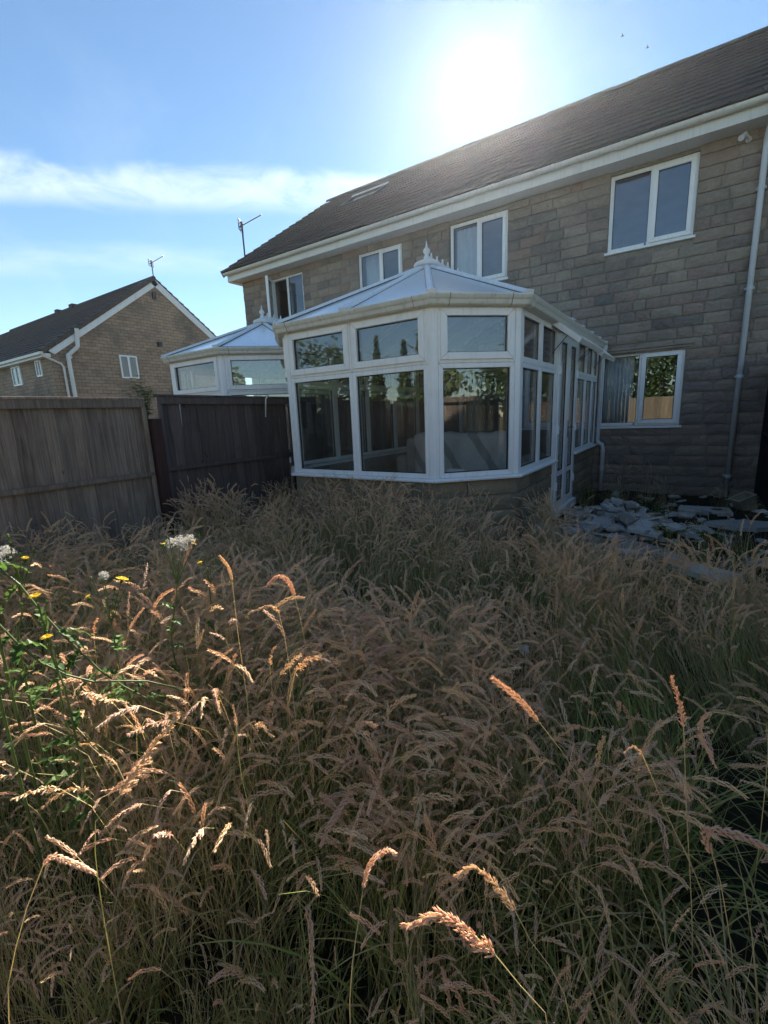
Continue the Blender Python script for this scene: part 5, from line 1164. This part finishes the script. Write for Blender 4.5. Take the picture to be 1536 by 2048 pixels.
def try_tuft(x, y):
    if inside_cons(x, y) or x < FX + .06 or x > 3.2: return
    patio = x > -1.36 and y > 4.55 - .55 * max(0, min(1, (x + 1.4) / 2.2))
    if x > XR and y > 7.9: return
    dcam = math.hypot(x, y)
    if dcam < .34: return
    if patio and rs.random() > (.22 if x < .95 else .6): return
    # dark hollow on the right
    hx = .10 + (y - .95) * .16
    if .90 < y < 1.95 and abs(x - hx - .08) < .21 and rs.random() < .97: return
    if -0.95 < x < -.55 and .45 < y < .7 and rs.random() < .45: return
    g = nz(x, y, .9, 3.1); h_ = nz(x, y, 1.6, 9.7); sc = 1.0 + .16 * h_ + rs.uniform(-.12, .12); lean = abs(rs.gauss(0, .09)); az = rs.random() * 6.28
    r_ = rs.random()
    if patio: k = rs.choice(('heads', 'loose', 'green')); sc *= rs.uniform(.4, .9)
    elif g > .16: k = 'tan' if r_ < .65 else 'heads'
    elif g < -.20: k = 'green' if r_ < .45 else ('heads' if r_ < .85 else 'loose')
    else: k = 'heads' if r_ < .45 else ('tan' if r_ < .6 else ('loose' if r_ < .72 else ('green' if r_ < .86 else 'swept')))
    rz = rs.random() * 6.28
    if x > -.35 and 1.6 < y < 3.2 and nz(x, y, .7, 5) > -.35: k = 'swept' if r_ < .7 else k; rz = 2.7 + rs.gauss(0, .3); lean = rs.uniform(.35, .8); az = rz; sc *= .95     # lodged grass
    if x < -.7 and .35 < y < 1.25 and r_ < .5: k = 'swept'; rz = .9 + rs.gauss(0, .5); lean = rs.uniform(.15, .5); az = rz
    if y > 1.8 and not patio and rs.random() < .5: k = 'upright'; sc *= .95
    if x < -.75 and .5 < y < 1.5: sc *= 1.22
    if x < -.3 and y < .42: sc *= .62 if y > .2 else .5
    elif x < -.3 and y < .58: sc *= .85
    if y > 2.0 and not patio: sc *= 1.0 + .07 * min(1, (y - 2) / .8) + (.16 if nz(x, y, 1.3, 20) > .22 else 0)
    if x > -1.45 and y > 2.9 and not patio: sc *= max(.40, .80 - .3 * (y - 2.9)) if math.hypot(x + 1.02, y - 4.25) > .22 else .92
    if patio and math.hypot(x + 1.02, y - 4.3) < .2: k = 'upright'; sc = .85
    if dcam < .8: sc *= rs.uniform(.55, .8); k = rs.choice(('green', 'blades', 'heads', 'heads'))
    elif dcam < 1.15:
        sc *= .86
        if rs.random() < .4: k = rs.choice(('green', 'blades'))
    if x > -.1 and y < 2.0 and rs.random() < .5: k = 'blades'
    # lean of the tuft: tilt about a level axis, then its own turn
    q = Matrix.Rotation(lean, 3, Vector((-math.sin(az), math.cos(az), 0))) @ Matrix.Rotation(rz, 3, 'Z')
    P_.append((x, y, gz(x, y) - .01)); RT_.append(q.to_euler()); SC_.append(sc); ID_.append(rs.choice(ki[k]))
for i in range(1500):
    x = rs.uniform(-4.5, 2.6); y = rs.uniform(-.4, 5.0)
    if y < .25 * x - .35: continue
    if y > 1.8 and rs.random() < .22: continue
    try_tuft(x, y)
for i in range(260): try_tuft(rs.uniform(-2.2, .9), rs.uniform(.05, 1.6))
for i in range(130): try_tuft(rs.uniform(-1.35, 1.0), rs.uniform(4.4, 8.2))
for i in range(160): try_tuft(rs.uniform(-4.5, 3), rs.uniform(-6.5, -.6))
for i in range(9): try_tuft(rs.gauss(-1.03, .07), rs.gauss(4.2, .07))
me = bpy.data.meshes.new('meadow_grass'); me.from_pydata(P_, [], [])
a = me.attributes.new('rot', 'FLOAT_VECTOR', 'POINT'); a.data.foreach_set('vector', np.array([tuple(e) for e in RT_], np.float32).ravel())
a = me.attributes.new('scl', 'FLOAT', 'POINT'); a.data.foreach_set('value', np.array(SC_, np.float32)); a = me.attributes.new('idx', 'INT', 'POINT'); a.data.foreach_set('value', np.array(ID_, np.int32))
meadow = bpy.data.objects.new('meadow_grass', me); COL.objects.link(meadow); meadow['kind'] = 'stuff'; meadow['label'] = 'tall dry seeding grass filling the whole garden'; meadow['category'] = 'grass'
ng = bpy.data.node_groups.new('grass_scatter', 'GeometryNodeTree'); ng.interface.new_socket('Geometry', in_out='INPUT', socket_type='NodeSocketGeometry'); ng.interface.new_socket('Geometry', in_out='OUTPUT', socket_type='NodeSocketGeometry')
gi = ng.nodes.new('NodeGroupInput'); go = ng.nodes.new('NodeGroupOutput'); ip = ng.nodes.new('GeometryNodeInstanceOnPoints'); ci = ng.nodes.new('GeometryNodeCollectionInfo')
ci.inputs['Collection'].default_value = src; ci.inputs['Separate Children'].default_value = True; ci.inputs['Reset Children'].default_value = True; ip.inputs['Pick Instance'].default_value = True
def named(n, ty):
    nd = ng.nodes.new('GeometryNodeInputNamedAttribute'); nd.data_type = ty; nd.inputs[0].default_value = n; return nd.outputs[0]
e2r = ng.nodes.new('FunctionNodeEulerToRotation'); ng.links.new(named('rot', 'FLOAT_VECTOR'), e2r.inputs[0])
ng.links.new(gi.outputs[0], ip.inputs['Points']); ng.links.new(ci.outputs[0], ip.inputs['Instance']); ng.links.new(named('idx', 'INT'), ip.inputs['Instance Index']); ng.links.new(e2r.outputs[0], ip.inputs['Rotation']); ng.links.new(named('scl', 'FLOAT'), ip.inputs['Scale']); ng.links.new(ip.outputs[0], go.inputs[0])
md = meadow.modifiers.new('scatter', 'NODES'); md.node_group = ng
print('tufts', len(P_))

# ================================================================== weeds and single tall stems
def at_px(px, py, dist):
    dv = (CF + CR * ((px - 768) / FPX) - CU * ((py - 1024) / FPX)).normalized(); return CAM + dv * dist
def curve_pts(ctrl, n=14):
    """smooth curve through control points"""
    c = [Vector(p) for p in ctrl]; c = [c[0] * 2 - c[1]] + c + [c[-1] * 2 - c[-2]]; outp = []
    for i in range(1, len(c) - 2):
        for k in range(n):
            t_ = k / n; p0, p1, p2, p3 = c[i - 1:i + 3]
            outp.append(.5 * ((2 * p1) + (p2 - p0) * t_ + (2 * p0 - 5 * p1 + 4 * p2 - p3) * t_ ** 2 + (3 * p1 - p0 - 3 * p2 + p3) * t_ ** 3))
    outp.append(c[-2]); return outp
def gpart(name, gb, m, parent, label=None):
    me = gb.mesh(name, m); o_ = wloc(parent); me.transform(Matrix.Translation(-o_)); o = bpy.data.objects.new(name, me); COL.objects.link(o); o.parent = parent
    if label: o['label'] = label
    return o
def hero_stem(label, ctrl, hl, style, seed, dens=2.2, wide=1.0):
    rs = random.Random(seed); c0 = ctrl[0]; ctrl = [Vector((c0.x - CF.x * .03, c0.y - CF.y * .03, -.02))] + list(ctrl) if c0.z > .06 else ctrl
    pts = resample(curve_pts(ctrl), 80); L = sum((b_ - a).length for a, b_ in zip(pts, pts[1:])); kh = int(80 * (1 - hl / L))
    t_ = thing('grass_stem', label, 'grass stem', pts[0], 'tall single grass stems in front'); gb = GB(); rnd = rs.random()
    gb.ring_tube(resample(pts[:kh + 1], 14), [.0013 - .0006 * i / 13 for i in range(14)], .5, rnd, 5); gpart('stem', gb, 'meadow_grass', t_)
    gb = GB(); gb.ring_tube(resample(pts[kh:], 6), [.0007] * 6, .5, rnd, 4); seed_head(gb, rs, pts[kh:], style, rnd, dens); gpart('seed_head', gb, 'meadow_grass', t_)
hs = [('upright glowing orange seed head above the dark hollow on the right', [(1385, 1900, 1.5), (1372, 1600, 1.22), (1366, 1440, 1.16), (1345, 1355, 1.14)], .105, 'loose', 1.3),
      ('bright slanting seed head leaning up to the left, right of the middle', [(1330, 1900, 1.445), (1180, 1590, 1.190), (1058, 1420, 1.122), (986, 1357, 1.088)], .13, 'spike', 1),
      ('small bright yellow nodding head left of the dark hollow', [(1420, 1850, 1.5), (1330, 1620, 1.18), (1290, 1520, 1.08), (1268, 1492, 1.06), (1250, 1505, 1.05)], .055, 'loose', 1),
      ('golden nodding head hanging left in the middle of the foreground', [(700, 2040, 1.15), (712, 1880, 1.1), (735, 1740, 1.08), (770, 1702, 1.07), (790, 1706, 1.06)], .10, 'spike', 1),
      ('pale feathery head bent over to the right edge of the picture', [(1470, 1990, 1.5), (1440, 1760, 1.25), (1410, 1668, 1.2), (1470, 1668, 1.18), (1545, 1700, 1.16)], .15, 'spike', 1),
      ('long arching pinkish head above the middle left grass', [(640, 1560, 1.615), (612, 1300, 1.488), (585, 1180, 1.445), (560, 1152, 1.436), (537, 1168, 1.428)], .13, 'spike', 1),
      ('tall thin stem with a hanging tip left of the arching head', [(500, 1450, 1.548), (475, 1260, 1.462), (462, 1150, 1.428), (440, 1112, 1.410)], .09, 'spike', 1),
      ('nodding pale brown head below the long arching one', [(600, 1520, 1.530), (572, 1290, 1.395), (550, 1215, 1.350), (505, 1222, 1.332)], .10, 'loose', 1),
      ('feathery drooping head low in the foreground, right of the golden one', [(1140, 2040, 1.2), (1060, 1880, 1.1), (1010, 1790, 1.06), (950, 1735, 1.04), (915, 1750, 1.03)], .13, 'loose', 1),
      ('broad brown feathery head arching left at the bottom of the foreground', [(1100, 2080, 1.092), (1030, 1960, 1.026), (960, 1880, 0.988), (880, 1830, 0.969), (812, 1850, 0.950)], .16, 'loose', 1),
      ('pale loose panicle slanting across the left foreground', [(190, 1700, 1.232), (240, 1590, 1.207), (300, 1500, 1.190), (352, 1432, 1.173)], .17, 'loose', 1),
      ('short fat brown head lying level at the lower left', [(20, 2060, 1.25), (45, 1850, 1.12), (92, 1722, 1.067), (130, 1720, 1.058), (188, 1745, 1.049)], .10, 'spike', 1),
      ('pale upright twisted head left of the middle', [(500, 1640, 1.360), (480, 1540, 1.292), (474, 1460, 1.275), (466, 1410, 1.266)], .06, 'loose', 1),
      ('long pale head hanging to the lower left in the middle of the grass', [(760, 1800, 1.5), (740, 1660, 1.4), (700, 1600, 1.36), (665, 1640, 1.34), (642, 1690, 1.33)], .14, 'spike', 1),
      ('fine silvery head hanging upside down over the dark hollow', [(1536, 1500, 1.5), (1500, 1440, 1.42), (1440, 1420, 1.4), (1400, 1450, 1.39), (1430, 1530, 1.38)], .13, 'loose', 1)]
for k, (lb, ct, hl, sty, wd) in enumerate(hs): hero_stem(lb, [at_px(*c) for c in ct], hl, sty, 60 + k)

def leaf_lobed(gb, rs, base, dr, L, wd, rnd):
    """lobed weed leaf"""
    n = 9; sd = dr.cross(Vector((0, 0, 1)))
    sd = sd.normalized() if sd.length > .01 else Vector((1, 0, 0)); up = sd.cross(dr).normalized(); o = len(gb.v)
    for i in range(n + 1):
        f = i / n; w_ = wd * math.sin(math.pi * (.06 + .94 * f) ** .8) * (1.0 if i % 2 else .42) * .5 + .001; p = base + dr * L * f + up * (-.35 * L * f * f + .004 * math.sin(f * 20))
        for q in (p - sd * w_ + up * w_ * .4, p, p + sd * w_ + up * w_ * .4): gb.v.append(q); gb.c.append((0.0, rnd, p.z, 1))
    for i in range(n):
        for k in (0, 1): gb.f.append((o + i * 3 + k, o + i * 3 + k + 1, o + i * 3 + k + 4, o + i * 3 + k + 3))
def flower(gb, c, nrm, r0, rs, kind=.6):
    u = nrm.orthogonal().normalized(); v = nrm.cross(u)
    for lay in range(2):
        for k in range(15):
            a = 6.283 * (k + lay * .5) / 15 + rs.uniform(-.1, .1); rd = u * math.cos(a) + v * math.sin(a); L = r0 * (1 - .35 * lay) * rs.uniform(.85, 1.1); sd = nrm.cross(rd); o = len(gb.v)
            gb.v += [c, c + rd * L * .6 + sd * L * .13 + nrm * L * (.25 + .3 * lay), c + rd * L + nrm * L * (.2 + .4 * lay), c + rd * L * .6 - sd * L * .13 + nrm * L * (.25 + .3 * lay)]; gb.c += [(kind, rs.random(), c.z, 1)] * 4; gb.f.append((o, o + 1, o + 2, o + 3))
def bud(gb, c, dr, L, rs):
    gb.ring_tube([c, c + dr * L * .3, c + dr * L * .7, c + dr * L], [L * .16, L * .34, L * .24, L * .08], 0.0, rs.random(), 6)
def fluff(gb, c, r0, rs, n=70):
    for k in range(n):
        dv = Vector((rs.gauss(0, 1), rs.gauss(0, 1), rs.gauss(.5, 1))).normalized(); L = r0 * rs.uniform(.6, 1.1); gb.ring_tube([c + dv * r0 * .15, c + dv * L], [.0004, .0003], 1.0, rs.random(), 3)
        tip = c + dv * L; u = dv.orthogonal().normalized(); v = dv.cross(u)
        for j in range(5):
            a = 6.283 * j / 5; gb.ring_tube([tip, tip + (dv * .5 + u * math.cos(a) + v * math.sin(a)) * r0 * .25], [.0004, .0002], 1.0, rs.random(), 3)
def sow_thistle(label, ctrl, seed, leaves, top):
    rs = random.Random(seed); ctrl = [at_px(*c) for c in ctrl]; pts = resample(curve_pts(([Vector((ctrl[0].x, ctrl[0].y, -.02))] if ctrl[0].z > .06 else []) + ctrl), 24)
    root = thing('sow_thistle', label, 'weed', pts[0], 'yellow flowering weeds in the grass'); gb = GB(); gb.ring_tube(pts, [.0048 - .0026 * i / 23 for i in range(24)], .3, rs.random(), 7); gpart('stem', gb, 'weed_leaf', root)
    for f in list(leaves) + [min(.95, q + .06) for q in leaves]:
        i = int((.35 + .65 * f) * 22); a = rs.random() * 6.28; dr = ((pts[i + 1] - pts[i]).normalized() * .5 + Vector((math.cos(a), math.sin(a), .1))).normalized(); gb = GB(); leaf_lobed(gb, rs, pts[i], dr, rs.uniform(.05, .10), rs.uniform(.022, .04), rs.random()); gpart('leaf', gb, 'weed_leaf', root)
    tip = pts[-1]; ax = (pts[-1] - pts[-3]).normalized()
    for (what, dx, dy, sz) in top:
        c = tip + CR * dx + CU * dy + CF * rs.uniform(-.015, .015); gb = GB(); j = pts[-3]; mid = j.lerp(c, .5) + ax * .006; gb.ring_tube([j, mid, c], [.0016, .0013, .0013], .3, rs.random(), 5)
        gpart('flower_stalk', gb, 'weed_leaf', root); dr = (c - mid).normalized(); gb = GB()
        sz *= .82
        if what == 'flower': bud(gb, c - dr * .004, dr, .014, rs); gpart('bud', gb, 'weed_leaf', root); gb = GB(); flower(gb, c + dr * .008, dr, sz, rs); gpart('flower', gb, 'weed_leaf', root)
        elif what == 'bud': bud(gb, c, dr, sz, rs); gpart('bud', gb, 'weed_leaf', root)
        else: bud(gb, c - dr * .004, dr, .012, rs); gpart('bud', gb, 'weed_leaf', root); gb = GB(); fluff(gb, c + dr * .008, sz, rs); gpart('seed_clock', gb, 'weed_leaf', root)
sow_thistle('tallest green weed with a white fluffy top in front of the fence', [(400, 1470, 1.9), (345, 1300, 1.84), (352, 1200, 1.80), (358, 1118, 1.78)], 1, (.1, .25, .42, .6, .75), [('fluff', -.03, .05, .022), ('fluff', .0, .055, .024), ('fluff', .03, .06, .022), ('fluff', .015, .035, .018), ('bud', -.06, .045, .018), ('flower', .045, .045, .010), ('bud', .06, .075, .018), ('bud', -.03, .07, .014), ('flower', -.055, .045, .012)])
sow_thistle('green weed with a wide open yellow flower at its top left of the middle', [(270, 1440, 1.75), (238, 1330, 1.70), (225, 1260, 1.67), (212, 1195, 1.65)], 2, (.15, .35, .55, .8), [('flower', .038, .045, .024), ('flower', -.055, -.005, .012), ('bud', -.02, .05, .015), ('fluff', .0, .06, .016), ('bud', .02, .02, .014), ('bud', -.045, .055, .014), ('bud', .07, .055, .014)])
sow_thistle('small weed with two yellow buds right of the fluffy topped one', [(440, 1420, 2.0), (428, 1260, 1.95), (420, 1190, 1.92), (415, 1135, 1.9)], 3, (.3, .6), [('flower', -.03, .01, .014), ('bud', .01, .035, .015), ('bud', .035, .03, .013), ('bud', -.01, .04, .014), ('bud', .05, .015, .012)])
sow_thistle('weed with pale fluffy seed heads at the left edge of the picture', [(45, 1330, 1.7), (44, 1230, 1.66), (40, 1160, 1.64), (30, 1128, 1.63)], 4, (.2, .5), [('fluff', -.03, .02, .026), ('fluff', -.05, -.015, .02), ('bud', .02, .02, .016), ('flower', .035, .01, .012), ('bud', .05, .03, .015), ('bud', .0, .05, .018), ('bud', -.03, .07, .018)])
sow_thistle('low weed with one yellow flower close to the left edge', [(110, 1340, 1.6), (95, 1270, 1.57), (80, 1225, 1.55), (76, 1205, 1.54)], 5, (.3, .7), [('flower', .0, .01, .020), ('bud', -.03, -.005, .013), ('bud', .03, .0, .013)])
sow_thistle('weed flower below the left edge weed, near the crossing fallen stems', [(140, 1420, 1.5), (115, 1340, 1.47), (98, 1300, 1.45), (95, 1288, 1.44)], 6, (.3, .6), [('flower', .0, .008, .019), ('bud', .02, -.01, .012)])
sow_thistle('fallen green weed stem lying slantwise, the upper of two', [(-20, 1165, 1.62), (110, 1255, 1.60), (205, 1345, 1.62), (300, 1400, 1.66), (390, 1435, 1.7)], 7, (.15, .3, .45, .5, .6, .68, .8, .9), [('bud', .0, .01, .015)])
sow_thistle('fallen green weed stem lying slantwise, the lower of two', [(-20, 1290, 1.5), (70, 1320, 1.5), (170, 1362, 1.52), (290, 1362, 1.56), (380, 1385, 1.62)], 8, (.2, .33, .4, .55, .62, .7, .78, .88), [('bud', .0, .01, .015)])
# dandelion clock
c = at_px(1050, 1300, 2.0); dc = thing('dandelion', 'grey dandelion clock standing in the grass right of the middle', 'weed', (c.x, c.y, c.z - .3)); rs = random.Random(3)
gb = GB(); gb.ring_tube([c - Vector((.02, 0, .3)), c - Vector((.005, 0, .15)), c], [.003, .0025, .002], .3, .5, 6); gpart('stem', gb, 'weed_leaf', dc); gb = GB(); bud(gb, c - Vector((0, 0, .005)), Vector((0, 0, 1)), .012, rs); fluff(gb, c, .02, rs, 90); gpart('seed_clock', gb, 'weed_leaf', dc)
# small bush tip over the fence, weeds by the door step and among the slabs
def bushlet(name, label, base, h, n, seed, rad, group=None):
    rs = random.Random(seed); t_ = thing(name, label, 'weed', base, group); b_ = Vector(base)
    for k in range(n):
        a = rs.random() * 6.28; tip = b_ + Vector((math.cos(a) * rad * rs.uniform(.2, 1), math.sin(a) * rad * rs.uniform(.2, 1), h * rs.uniform(.6, 1))); pts = curve_pts([b_, b_.lerp(tip, .5) + Vector((0, 0, h * .1)), tip], 5)
        gb = GB(); gb.ring_tube(pts, [.003 - .002 * i / (len(pts) - 1) for i in range(len(pts))], .3, rs.random(), 4); st = gpart('stem', gb, 'weed_leaf', t_); gb = GB()
        for q in pts[2:]:
            for j in range(2): aa = rs.random() * 6.28; leaf_lobed(gb, rs, q, Vector((math.cos(aa), math.sin(aa), .3)).normalized(), rs.uniform(.04, .08), rs.uniform(.015, .03), rs.random())
        o = gpart('leaves', gb, 'weed_leaf', t_); o['kind'] = 'stuff'
c = at_px(292, 800, 5.9); bushlet('shrub', 'pale leafy shrub tip poking up behind the fence post', (c.x - .12, c.y + .05, c.z - .25), .55, 12, 4, .2)
bushlet('door_weed', 'small green weed at the conservatory door step', (-1.22, 6.95, .03), .32, 9, 8, .16)
for k, (pp, lb) in enumerate((((1345, 1085), 'dark green weed growing between the rubble heap and the oval stone'), ((1310, 1045), 'dark green weed at the back of the rubble heap'), ((1420, 1100), 'dark green weed right of the flat paving slab'), ((1300, 1160), 'green weed in front of the tilted pale slab'))):
    c = ray_z(pp[0], pp[1], .03); bushlet('patio_weed', lb, tuple(c), .2, 11, 20 + k, .2, 'weeds among the slabs')

# ================================================================== scattering volume added for sun glow and a veil over the house
HAZE_D, HAZE_G = 0.00036, 0.84
mb = MB(); mb.box(-124, 124, -124, 124, -1.3, 10.4)
hz_me = bpy.data.meshes.new('glow_haze'); hz_me.from_pydata(mb.v, [], mb.f); hz = bpy.data.objects.new('glow_haze', hz_me); COL.objects.link(hz); hz['kind'] = 'stuff'; hz['label'] = 'added scattering volume giving sun glow and a veil over the house'
m = bpy.data.materials.new('glow_haze'); m.use_nodes = True; t = NT(m.node_tree); t.n.clear(); o = t.node('ShaderNodeOutputMaterial'); pv = t.node('ShaderNodeVolumePrincipled')
pv.inputs['Color'].default_value = (0.86, 0.93, 1.0, 1); pv.inputs['Density'].default_value = HAZE_D; pv.inputs['Anisotropy'].default_value = HAZE_G
t.link(pv.outputs[0], o.inputs['Volume']); hz_me.materials.append(m)
